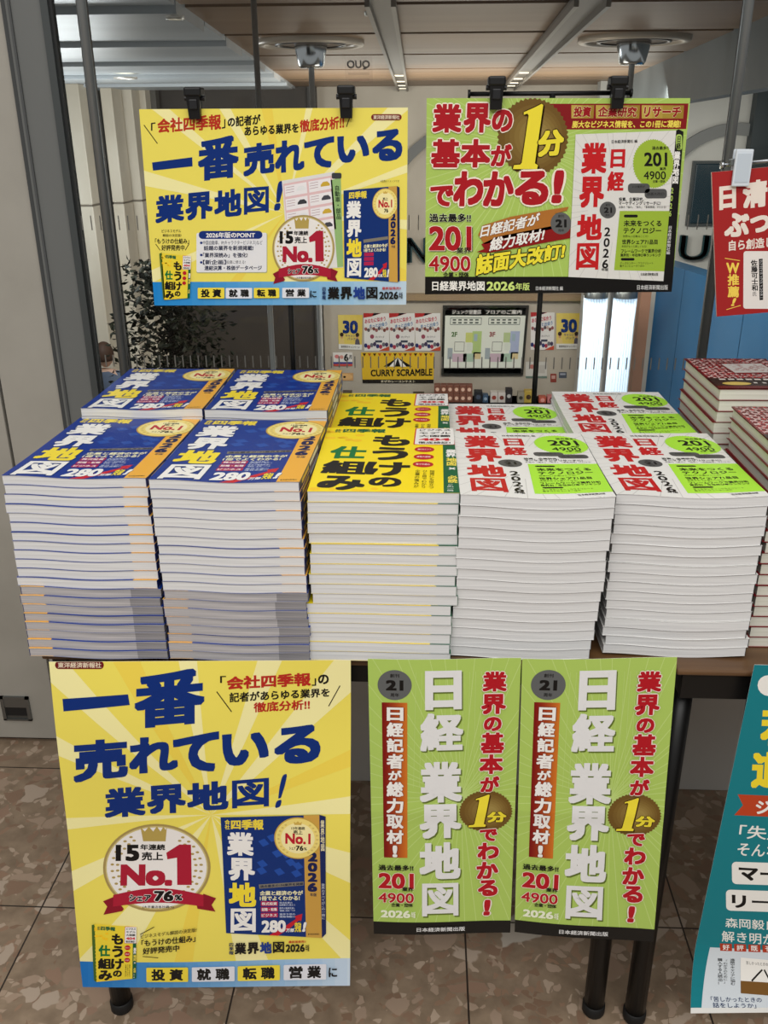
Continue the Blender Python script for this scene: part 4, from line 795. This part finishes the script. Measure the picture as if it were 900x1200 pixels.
for k in range(2600):
    a = r2.uniform(0, 2*PI); zz = r2.uniform(1.3, 3.0); rr = r2.uniform(.05, .62)*(1.0 if zz < 2.5 else .7); c = Vector((rr*math.cos(a), rr*math.sin(a)*.8, zz)); d = Vector((r2.uniform(-1, 1), r2.uniform(-1, 1), r2.uniform(-.8, .3))).normalized(); s = d.cross(Vector((r2.uniform(-1, 1), r2.uniform(-1, 1), 1))).normalized(); l = r2.uniform(.06, .1); nn = d.cross(s)*.008
    mb.add([c, c+d*l*.5+s*l*.32+nn, c+d*l, c+d*l*.5-s*l*.32+nn], [(0, 1, 2), (0, 2, 3)], lm[k % 3])
f = mb.build('foliage', o); f['kind'] = 'stuff'
# a person far back at the left, seen from behind
def person():
    hx = on_y(122, 414, 9.9); X, Y = hx[0], 9.9; top = on_y(122, 403, Y)[2]; S = (top-HF)/1.70
    j = {'pel': (0, 0, .95), 'spine': (0, .01, 1.15), 'chest': (0, 0, 1.33), 'neck': (0, -.01, 1.46), 'ls': (.17, 0, 1.38), 'le': (.24, .02, 1.12), 'lw': (.2, .16, .92), 'lh': (.19, .2, .85), 'rs': (-.17, 0, 1.38), 're': (-.23, .03, 1.12), 'rw': (-.18, .2, .98), 'rh': (-.16, .24, .94),
         'lk': (.1, .02, .5), 'la': (.1, -.02, .09), 'lf': (.11, .13, .03), 'lhip': (.09, 0, .9), 'rhip': (-.09, 0, .9), 'rk': (-.1, .02, .5), 'ra': (-.1, -.03, .09), 'rf': (-.11, .12, .03)}
    rad = {'pel': .15, 'spine': .13, 'chest': .15, 'neck': .055, 'ls': .07, 'le': .045, 'lw': .03, 'lh': .035, 'rs': .07, 're': .045, 'rw': .03, 'rh': .035, 'lk': .06, 'la': .04, 'lf': .035, 'lhip': .09, 'rhip': .09, 'rk': .06, 'ra': .04, 'rf': .035}
    names = list(j); ix = {n: i for i, n in enumerate(names)}
    es = [('pel', 'spine'), ('spine', 'chest'), ('chest', 'neck'), ('chest', 'ls'), ('ls', 'le'), ('le', 'lw'), ('lw', 'lh'), ('chest', 'rs'), ('rs', 're'), ('re', 'rw'), ('rw', 'rh'), ('pel', 'lhip'), ('lhip', 'lk'), ('lk', 'la'), ('la', 'lf'), ('pel', 'rhip'), ('rhip', 'rk'), ('rk', 'ra'), ('ra', 'rf')]
    me = bpy.data.meshes.new('person'); me.from_pydata([tuple(S*v for v in j[n]) for n in names], [(ix[a], ix[b]) for a, b in es], []); o = link('person', me); o.location = (X, Y, HF)
    sk = o.modifiers.new('skin', 'SKIN'); 
    for n in names: me.skin_vertices[0].data[ix[n]].radius = (rad[n]*S*.9, rad[n]*S*.75)
    me.skin_vertices[0].data[ix['pel']].use_root = True; ss = o.modifiers.new('sub', 'SUBSURF'); ss.levels = 1; ss.render_levels = 1
    dg = bpy.context.evaluated_depsgraph_get(); m2 = bpy.data.meshes.new_from_object(o.evaluated_get(dg)); o.modifiers.clear(); o.data = m2
    m2.materials.clear()
    for c in ((92, 104, 124), (40, 42, 54), (206, 168, 146)): m2.materials.append(mat(c, .7))
    for p in m2.polygons: z = p.center.z/S; p.material_index = 1 if z < .92 else (2 if z > 1.43 or (z < 1.0 and abs(p.center.x) > .13*S and p.center.y > .1*S) else 0); p.use_smooth = True
    bm = bmesh.new(); bm.from_mesh(m2)
    r = bmesh.ops.create_uvsphere(bm, u_segments=16, v_segments=12, radius=1)
    for v in r['verts']: q = v.co.copy(); v.co = Vector((q.x*.078*S, (q.y*.095+.01)*S, (q.z*.118+1.585)*S)); 
    fs = {f for v in r['verts'] for f in v.link_faces}
    for f in fs: f.material_index = 2; f.smooth = True
    for pos, sc in (((0, .108, 1.575), (.013, .02, .022)), ((.08, .0, 1.58), (.014, .02, .03)), ((-.08, .0, 1.58), (.014, .02, .03))):
        r = bmesh.ops.create_uvsphere(bm, u_segments=8, v_segments=6, radius=1)
        for v in r['verts']: v.co = Vector(((v.co.x*sc[0]+pos[0])*S, (v.co.y*sc[1]+pos[1])*S, (v.co.z*sc[2]+pos[2])*S))
        for f in {f for v in r['verts'] for f in v.link_faces}: f.material_index = 2
    bm.to_mesh(m2); bm.free()
    mb = MB(); bm = bmesh.new(); bmesh.ops.create_uvsphere(bm, u_segments=20, v_segments=14, radius=1)
    for v in list(bm.verts):
        if v.co.z < -.55 or (v.co.y > .35 and v.co.z < .35): bm.verts.remove(v)
    for v in bm.verts: v.co = Vector((v.co.x*.092, v.co.y*.108, v.co.z*.128+1.595))*S
    hm = bpy.data.meshes.new('hair'); bm.to_mesh(hm); bm.free(); hm.materials.append(mat((72, 50, 38), .6)); h = link('hair', hm, o)
    for p in hm.polygons: p.use_smooth = True
    h.modifiers.new('thick', 'SOLIDIFY').thickness = .012
    return tag(o, 'person in a grey blue top with brown hair, far behind the left window frame', 'person')
person()
# ------------------------------------------------------------------ tables
TZ = EYE-.634
WOOD = noise_mat('brown_table_wood', (78, 54, 33), (108, 78, 48), 6, .4, (.5, 6, 6))
def table(x0, x1, yf, wt, legs, label):
    o = empty('display_table', ((x0+x1)/2, 1.3, 0), label, 'table'); ox, oy = o.location.x, 1.3
    mb = MB(); mb.box(x0-ox, yf-oy, TZ-wt, x1-ox, 1.6-oy, TZ, WOOD, .0025); mb.build('tabletop', o)
    mb = MB()
    for y0, y1 in ((yf+.012, yf+.03), (1.57, 1.588)): mb.box(x0+.012-ox, y0-oy, TZ-.05, x1-.012-ox, y1-oy, TZ-wt, BLACKM)
    for a in (x0+.012, x1-.03): mb.box(a-ox, 1.03-oy, TZ-.05, a+.018-ox, 1.57-oy, TZ-wt, BLACKM)
    mb.build('frame', o)
    for lx, ly in legs:
        mb = MB(); mb.tube([(lx-ox, ly-oy, .012), (lx-ox, ly-oy, TZ-wt)], .0165, BLACKM, 18); l = mb.build('leg', o, True)
        mb = MB(); mb.lathe([(.001, .0), (.016, .0), (.0185, .004), (.0185, .02), (.0165, .022)], (lx-ox, ly-oy, 0), mat((22, 22, 22), .6), 18); mb.build('foot', l, True)
    return o
table(-.513, .322, 1.022, .018, ((-.495, 1.052), (.292, 1.078), (-.495, 1.55), (.292, 1.55)), 'brown wood table on black legs under the five tall book stacks')
table(.326, 1.30, 1.0, .008, ((.357, 1.068), (1.26, 1.06), (.357, 1.55), (1.26, 1.55)), 'brown wood table on black legs under the red books')

# ------------------------------------------------------------------ books
def page_mat(name, c1, c2, flip=None):
    m = bpy.data.materials.new(name); m.use_nodes = True; nt = m.node_tree; b = nt.nodes['Principled BSDF']; L = nt.links
    tc = nt.nodes.new('ShaderNodeTexCoord'); mp = nt.nodes.new('ShaderNodeMapping'); mp.inputs['Scale'].default_value = (6, 6, 900 if not flip else 420)
    n = nt.nodes.new('ShaderNodeTexNoise'); n.inputs['Scale'].default_value = 1; n.inputs['Detail'].default_value = 3; L.new(tc.outputs['Object'], mp.inputs[0]); L.new(mp.outputs[0], n.inputs[0])
    r = nt.nodes.new('ShaderNodeValToRGB'); r.color_ramp.elements[0].position = .35; r.color_ramp.elements[1].position = .65; r.color_ramp.elements[0].color = lin(c1)+(1,); r.color_ramp.elements[1].color = lin(c2)+(1,); L.new(n.outputs[0], r.inputs[0]); out = r.outputs[0]
    if flip:
        s = nt.nodes.new('ShaderNodeSeparateXYZ'); L.new(tc.outputs['Object'], s.inputs[0]); g = nt.nodes.new('ShaderNodeMath'); g.operation = 'GREATER_THAN'; g.inputs[1].default_value = .144; L.new(s.outputs[0], g.inputs[0])
        x = nt.nodes.new('ShaderNodeMixRGB'); x.blend_type = 'MULTIPLY'; x.inputs[2].default_value = (.62, .62, .63, 1); L.new(g.outputs[0], x.inputs[0]); L.new(out, x.inputs[1]); out = x.outputs[0]
    L.new(out, b.inputs['Base Color']); b.inputs['Roughness'].default_value = .75; b.inputs['Specular IOR Level'].default_value = .2; return m
PG = page_mat('white_page_edges', (204, 204, 204), (222, 222, 221)); PGG = page_mat('grey_printed_page_edges', (150, 148, 150), (188, 184, 184), True); PGC = page_mat('cream_page_edges', (206, 204, 190), (222, 220, 208))
def slab(mb, x0, x1, y0, y1, zl, zh, wf, m, nx=20, ny=6, rimm=None):
    xs = np.linspace(x0, x1, nx+1); ys = y0+(y1-y0)*np.linspace(0, 1, ny+1)**1.6; X, Y = np.meshgrid(xs, ys); X = X.ravel(); Y = Y.ravel(); Wv = wf(X, Y); n = len(X); i = lambda a, b: b*(nx+1)+a
    vs = list(np.c_[X, Y, zl+Wv])+list(np.c_[X, Y, zh+Wv]); fs = []
    for b in range(ny):
        for a in range(nx): q = (i(a, b), i(a+1, b), i(a+1, b+1), i(a, b+1)); fs.append(tuple(reversed(q))); fs.append(tuple(n+k for k in q))
    rim = [i(a, 0) for a in range(nx+1)]+[i(nx, b) for b in range(1, ny+1)]+[i(a, ny) for a in range(nx-1, -1, -1)]+[i(0, b) for b in range(ny-1, 0, -1)]
    k = len(rim)
    rf = [(rim[t], rim[(t+1) % k], n+rim[(t+1) % k], n+rim[t]) for t in range(k)]
    if rimm: mb.add(vs, fs, m); mb.add(vs, rf, rimm)
    else: mb.add(vs, fs+rf, m)
BW, BH = .184, .257
def wave(kind):
    if kind == 'nikkei': return lambda x, y: (.0025)*(1+np.cos(2*PI*.86*np.asarray(x)/BW))*np.exp(-np.asarray(y)/.075)
    if kind == 'blue': return lambda x, y: .0014*(1+np.sin(2*PI*(1.15*np.asarray(x)/BW)+.9))*np.exp(-np.asarray(y)/.06)
    return lambda x, y: .0004*(1+np.sin(2*PI*.8*np.asarray(x)/BW))*np.exp(-np.asarray(y)/.06)
COV = {'blue': ((14, 52, 140), (240, 178, 66), .83), 'yellow': ((250, 224, 34), (22, 100, 66), .86), 'nikkei': ((232, 231, 227), (230, 230, 226), .9), 'red': ((120, 24, 30), (104, 16, 22), .5)}
_bk = {}
def book_meshes(kind, t, flip=False, top=False, w_=BW, h_=BH, var=0):
    k = (kind, round(t, 5), flip, top, w_, h_, var)
    if k in _bk: return _bk[k]
    wf = wave(kind); c, c2, fr = COV[kind]; mc, m2 = mat(c, .32), mat(c2, .32); ct = .0004; GAPZ = .00045 if kind == 'nikkei' else .0003
    pg = PGG if flip else (PGC if kind == 'red' else PG); mb = MB(); xi = .0006 if kind != 'red' else .003
    slab(mb, xi, w_-xi, (.0005, .0002, .0009)[var]*(3 if kind == 'red' else 1), h_-.001, ct, t-ct-GAPZ, wf, pg, 24, 6); o = mb.build('page_block'); pm = o.data; bpy.data.objects.remove(o)
    mb = MB(); xs = fr*w_
    parts = [(0, xs, mc), (xs, w_, m2)] if not flip else [(0, w_-xs, m2), (w_-xs, w_, mc)]
    for a, b, m in parts:
        for z0, z1 in ((0, ct), (t-ct-GAPZ, t-GAPZ)): slab(mb, a, b, 0, h_, z0, z1, wf, m, 14, 6, m if (var == 2 and z0 > 0) or kind == 'red' else EDGE)
    sx = (w_-.0006, w_) if not flip else (0, .0006); sm = mat({'blue': (16, 34, 96), 'yellow': (20, 84, 56), 'nikkei': (30, 30, 30), 'red': (140, 24, 30)}[kind], .35)
    slab(mb, sx[0], sx[1], 0, h_, ct, t-ct-GAPZ, wf, sm, 1, 8)
    if kind == 'blue' and not flip:
        for y0, y1, m in ((.02, .075, mat((236, 196, 90), .4)), (.085, .16, WHITE), (.19, .235, mat((236, 206, 80), .4))): slab(mb, w_, w_+.00015, y0, y1, t*.3, t*.72, wf, m, 1, 2)
    if kind == 'yellow' and not flip:
        slab(mb, w_, w_+.00015, .05, .2, t*.3, t*.7, wf, mat((236, 210, 60), .4), 1, 2)
    if kind == 'red':
        slab(mb, -.0002, .0002, .0, h_, 0, .0012, wf, mat((120, 26, 32), .4), 1, 2)
    if top:
        pr = {'blue': BLUE, 'yellow': YEL, 'nikkei': NIK}[kind]; fm = lambda x, y, h: np.c_[np.asarray(x)*w_/.182, np.asarray(y), t-GAPZ+.0002+wf(np.asarray(x)*w_/.182, y)+h]
        sheet(pr, mb, fm, c, c, .0002, 44, 60, .3); pr.mesh(mb, fm, .007, .3)
    o = mb.build('cover'); cm = o.data; bpy.data.objects.remove(o); _bk[k] = (pm, cm); return pm, cm
EDGE = mat((176, 176, 178), .6)
WHITE = mat((236, 236, 234), .4)
WORDS = {'blue': 'navy business atlas', 'yellow': 'yellow business guide', 'nikkei': 'white business atlas', 'red': 'red and white patterned book'}
def put_book(kind, pm, cm, x, y, z, rz, label, group):
    o = link({'blue': 'paperback_atlas', 'yellow': 'paperback_guide', 'nikkei': 'paperback_atlas', 'red': 'hardback_book'}[kind], pm); o.location = (x, y, z); o.rotation_euler.z = rz; tag(o, label, 'book', group); c = link('cover', cm, o); return o
def stack(kind, n, top, xt, yt, th, xb, yb, where, group, rear=False, flips=0, kinks=None, z0=TZ, w_=BW, h_=BH, seed=1, wh2=None):
    """n books from the table up to height `top`; (xt, yt) front-left corner on top, (xb, yb) at the table"""
    r = random.Random(seed); t = (top-z0)/n
    for i in range(n):                                              # i = 0 lies on the table
        f = i/(n-1); fl = i < flips; tp = i == n-1
        pm, cm = book_meshes(kind, t, fl, tp and kind != 'red', w_, h_, r.choice((0, 0, 0, 1, 1, 2)) if not tp else 0)
        x = xb+(xt-xb)*f+(0 if tp else r.uniform(-.0016, .0016)); y = yb+(yt-yb)*f+(0 if tp else r.uniform(-.0004, .0004)+(r.choice((-.0012, .0012)) if r.random() < .12 else 0))
        if kinks:
            for a, b, dx, dy in kinks:
                if a <= i < b: x += dx; y += dy
        k = n-1-i
        if rear and k > 0: lab, g = '%s under the top book of the %s' % (WORDS[kind], where), group+', rear'
        else: lab, g = '%s in the %s, %s' % (WORDS[kind], where, 'topmost' if k == 0 else 'bottom one' if i == 0 else ORD[k]+' from top'), group
        put_book(kind, pm, cm, x, y, z0+i*t, th if tp else th*f+r.uniform(-.004, .004)*(.3 if kind == 'nikkei' else 1), lab, g)
G = 'stacked books on the display table'
stack('blue', 20, EYE-.3923, -.527, 1.030, -.026, -.516, .999, 'leftmost front stack', G, flips=8, seed=1, kinks=[(8, 12, -.001, 0)])
stack('blue', 20, EYE-.3855, -.3334, 1.0045, -.023, -.3285, .999, 'second front stack from left', G, flips=8, seed=2)
stack('yellow', 17, EYE-.3975, -.1415, 1.007, .007, -.1435, 1.006, 'front stack', G, seed=3, kinks=[(0, 6, -.004, 0), (6, 7, .002, 0), (10, 13, .001, .001)])
stack('nikkei', 16, EYE-.4008, .0428, 1.000, .009, .0375, 1.017, 'front stack beside the yellow guides', G, seed=4, kinks=[(0, 2, -.004, 0), (2, 4, -.002, 0)])
stack('nikkei', 17, EYE-.4068, .2304, 1.023, .012, .235, 1.031, 'rightmost front stack of the five', G, seed=5, kinks=[(15, 17, .001, 0), (0, 2, .002, 0)])
stack('blue', 20, EYE-.3785, -.516, 1.281, .012, -.512, 1.281, 'rear left stack', G, True, seed=6)
stack('blue', 20, EYE-.3798, -.3295, 1.283, .003, -.327, 1.283, 'rear second stack from left', G, True, seed=7)
stack('yellow', 15, EYE-.4185, -.146, 1.275, .0, -.146, 1.275, 'rear stack', G, True, seed=8)
stack('nikkei', 14, EYE-.435, .036, 1.272, .0, .036, 1.278, 'rear stack behind the yellow guides', G, True, seed=9)
stack('nikkei', 15, EYE-.4155, .2205, 1.285, .005, .224, 1.285, 'rear right stack', G, True, seed=10)
def red_art(w_, h_):
    p = Print(w_, h_, [(0, 0), (100, 0), (100, 140), (0, 140)]); r = random.Random(3)
    p.box(0, 0, 100, 140, (110, 20, 26)); p.box(3, 1, 98, 96, (206, 184, 180)); p.up()
    for k in range(400):
        x, y = r.uniform(0, 100), r.uniform(0, 96); a = r.uniform(0, PI); l = r.uniform(2, 6); p.line(x, y, x+l*math.cos(a), y+l*math.sin(a), r.uniform(.8, 1.5), r.choice(((190, 40, 46), (196, 60, 60), (150, 30, 36), (120, 60, 60))))
    p.up(); p.poly([(34, 26), (88, 22), (92, 70), (38, 74)], (120, 60, 60)); p.up(); p.poly([(37, 29), (86, 25), (89, 67), (40, 71)], (196, 192, 188)); p.up()
    for k in range(60): x, y = r.uniform(42, 84), r.uniform(32, 62); p.line(x, y, x+4, y+r.uniform(-2, 2), 1.2, (150, 80, 80))
    p.box(0, 96, 100, 130, (34, 24, 22)); p.box(0, 130, 100, 140, (96, 16, 22)); p.up(); p.ell(26, 120, 16, 7, (206, 180, 90), 24)
    for x in range(12, 98, 10): p.box(x, 99, x+7, 104, (220, 214, 206)); p.box(x+34, 114, x+38, 119, (200, 196, 190)) if x < 60 else None
    return p
RW, RH = .128, .188
def red_stack(n, top, x, y, where, seed, xb, yb):
    stack('red', n, top, x, y, .0, xb, yb, where, 'red books on the right table', w_=RW, h_=RH, seed=seed)
red_stack(18, EYE-.357, .430, 1.06, 'front red stack at right edge', 21, .430, 1.06); red_stack(18, EYE-.338, .417, 1.272, 'rear red stack at right edge', 22, .414, 1.272)
RA = red_art(RW, RH)
for o in [o for o in list(COL.objects) if o.name.startswith('hardback_book') and o.get('label', '').endswith('topmost')]:
    c = o.children[0]; t = max(v.co.z for v in c.data.vertices); me = c.data.copy(); c.data = me; mb = MB(); fm = lambda x, y, h: np.c_[np.asarray(x), np.asarray(y), t+.0004+wave('red')(x, y)+h]
    sheet(RA, mb, fm, (110, 20, 26), (110, 20, 26), .0002, 24, 24, .25); RA.mesh(mb, fm, .012, .25); j = mb.build('cover_art'); c.data = me
    bm = bmesh.new(); bm.from_mesh(me); nm = len(me.materials); b2 = bmesh.new(); b2.from_mesh(j.data)
    for f in b2.faces: f.material_index += nm
    tmp = bpy.data.meshes.new('cover'); b2.to_mesh(tmp); bm.from_mesh(tmp)
    for m in j.data.materials: me.materials.append(m)
    bm.to_mesh(me); bm.free(); b2.free(); bpy.data.objects.remove(j)

# ------------------------------------------------------------------ poster stands and hanging boards
def clip(par, x, y, z0, z1, white=False, rot=0):
    mb = MB(); m = BLACKM if not white else mat((214, 222, 230), .35); m2 = mat((30, 30, 32), .3) if not white else mat((196, 206, 216), .3); h = z1-z0
    if not white:
        mb.hexa([(x-.009, y-.014, z0), (x+.009, y-.014, z0), (x+.009, y-.005, z0), (x-.009, y-.005, z0)], [(x-.0105, y-.018, z0+h*.72), (x+.0105, y-.018, z0+h*.72), (x+.0105, y-.0045, z0+h*.72), (x-.0105, y-.0045, z0+h*.72)], m)
        mb.box(x-.0135, y-.02, z0+h*.7, x+.0135, y+.012, z1, m, .003); mb.box(x-.009, y+.003, z0, x+.009, y+.010, z0+h*.72, m, .002); mb.box(x-.0065, y-.0195, z0+h*.3, x+.0065, y-.013, z0+h*.62, m2, .0015)
        mb.tube([(x-.016, y-.003, z0+h*.66), (x+.016, y-.003, z0+h*.66)], .004, m2, 10)
    else:
        mb.box(x-.013, y-.012, z0, x+.013, y-.006, z1, m, .0015); mb.box(x-.012, y+.003, z0+h*.1, x+.012, y+.008, z1, m, .0015); mb.box(x-.0115, y-.008, z0+h*.6, x+.0115, y+.005, z0+h*.75, m2); mb.box(x-.010, y-.0128, z0+.006, x+.010, y-.0118, z1-.006, m2)
        mb.box(x-.018, y-.006, z0+h*.55, x-.012, y+.004, z0+h*.75, STEEL, .001)
    return mb.build('clip', par)
def stand(px, y, zb, x0, x1, clips, label, metal=BLACKM, dz=0.0, white=False):
    o = empty('poster_stand', (px, y, TZ), label, 'poster stand', None); T = lambda p: (p[0]-px, p[1]-y, p[2]-TZ)
    mb = MB(); mb.lathe([(.001, .0), (.05, .0), (.05, .006), (.046, .009), (.008, .012), (.001, .012)], (0, 0, 0), metal, 28); mb.build('base', o, True)
    mb = MB(); mb.tube([T((px, y, TZ+.008)), T((px, y, zb+dz*.5))], .0045, metal, 14); mb.tube([T((px, y, zb-.12)), T((px, y, zb-.05))], .0062, metal, 14); mb.build('pole', o, True)
    mb = MB(); mb.tube([T((x0, y, zb)), T((x1, y, zb+dz))], .0034, metal, 12); 
    for e, z in ((x0, zb), (x1, zb+dz)): mb.tube([T((e-.002, y, z)), T((e+.002, y, z))], .0062, metal, 12)
    mb.build('crossbar', o, True)
    for cx, z0, z1 in clips:
        c = clip(o, cx-px, 1.551-y if not white else 1.5-y, z0-TZ, z1-TZ, white)
    return o
stand(-.235, 1.562, EYE+.021, -.378, -.119, ((-.370, EYE+.023, EYE+.069), (-.130, EYE+.023, EYE+.07)), 'black stand with two clips carrying the yellow board'); stand(.192, 1.562, EYE+.057, .062, .313, ((.103, EYE+.034, EYE+.081), (.289, EYE+.034, EYE+.08)), 'black stand with two clips carrying the green board')
stand(.62, 1.511, EYE-.047, .452, .79, ((.477, EYE-.077, EYE-.024), (.70, EYE-.058, EYE-.005)), 'silver stand with white clips carrying the red board', CHROME, .028, True)
def hang(name, pr, corners, front, back, th, label, L=None, bulge=None, nx=1, ny=1, group=None, rough=.35):
    mb = MB(); fm = quad_map(*corners, pr.W, pr.H, bulge); sheet(pr, mb, fm, front, back, th, nx, ny, rough); pr.mesh(mb, fm, L, rough); return tag(mb.build(name), label, 'poster', group)
def cor(pts, Y): return [on_y(x, y, Y) for x, y in pts]
hang('hanging_board', art_yellow_board(), cor(((163, 128), (478, 126), (476, 357), (181, 358)), 1.548), YB, (210, 208, 200), .003, 'yellow landscape board clipped to the left stand above the navy books')
hang('hanging_board', art_green_board(), cor(((500, 115), (809, 115), (787, 342), (498, 345)), 1.548), GB, (210, 208, 200), .003, 'light green landscape board clipped to the right stand above the white books')
tl, bl = on_y(834, 202, 1.496), on_y(840, 371, 1.496); dv = np.array((.296, 0, .026)); hang('hanging_board', art_red_board(), (tl, tl+dv, bl+dv, bl), (166, 40, 40), (220, 190, 180), .004, 'dark red board cut off by the right edge of the view')
for g in (1,):
    bu = lambda u, v: .004*np.sin(v*9)*np.sin(u*4+.5)-.006*v*(1-v)
    hang('paper_poster', art_yellow_sheet(), [p+np.array((0, 0, -.002)) for p in cor(((57, 774), (411, 772), (410, 1155), (97, 1155)), .990)], YB, (228, 226, 220), .0004, 'large yellow paper poster hanging from the table front at the left', .012, bu, 30, 48)
    GS = art_green_sheet(); fold = lambda u, v: .001*np.exp(-((v-.52)/.03)**2)-.004*v*(1-v)+.002*np.sin(u*5)
    hang('paper_poster', GS, cor(((431, 772), (611, 772), (598, 1094), (438, 1094)), .990), GB, (224, 224, 218), .0004, 'tall narrow green poster, the left of the two under the white atlases', .01, fold, 10, 50)
    hang('paper_poster', GS, cor(((612, 772), (794, 771), (766, 1105), (603, 1092)), .990), GB, (224, 224, 218), .0004, 'tall narrow green poster, right of two, by the two black legs', .01, fold, 10, 50)
    tl, bl = on_y(884, 779, .990), on_y(803, 1166, .990); dv = np.array((.42, 0, 0)); curl = lambda u, v: .03*np.clip(v-.8, 0, 1)**2*25*(1-.75*u)
    hang('paper_poster', art_teal_sheet(), (tl, tl+dv, bl+dv, bl), (22, 122, 132), (232, 230, 226), .0005, 'teal poster with yellow writing hanging at the lower right edge', .012, curl, 12, 50)
bpy.context.view_layer.update()
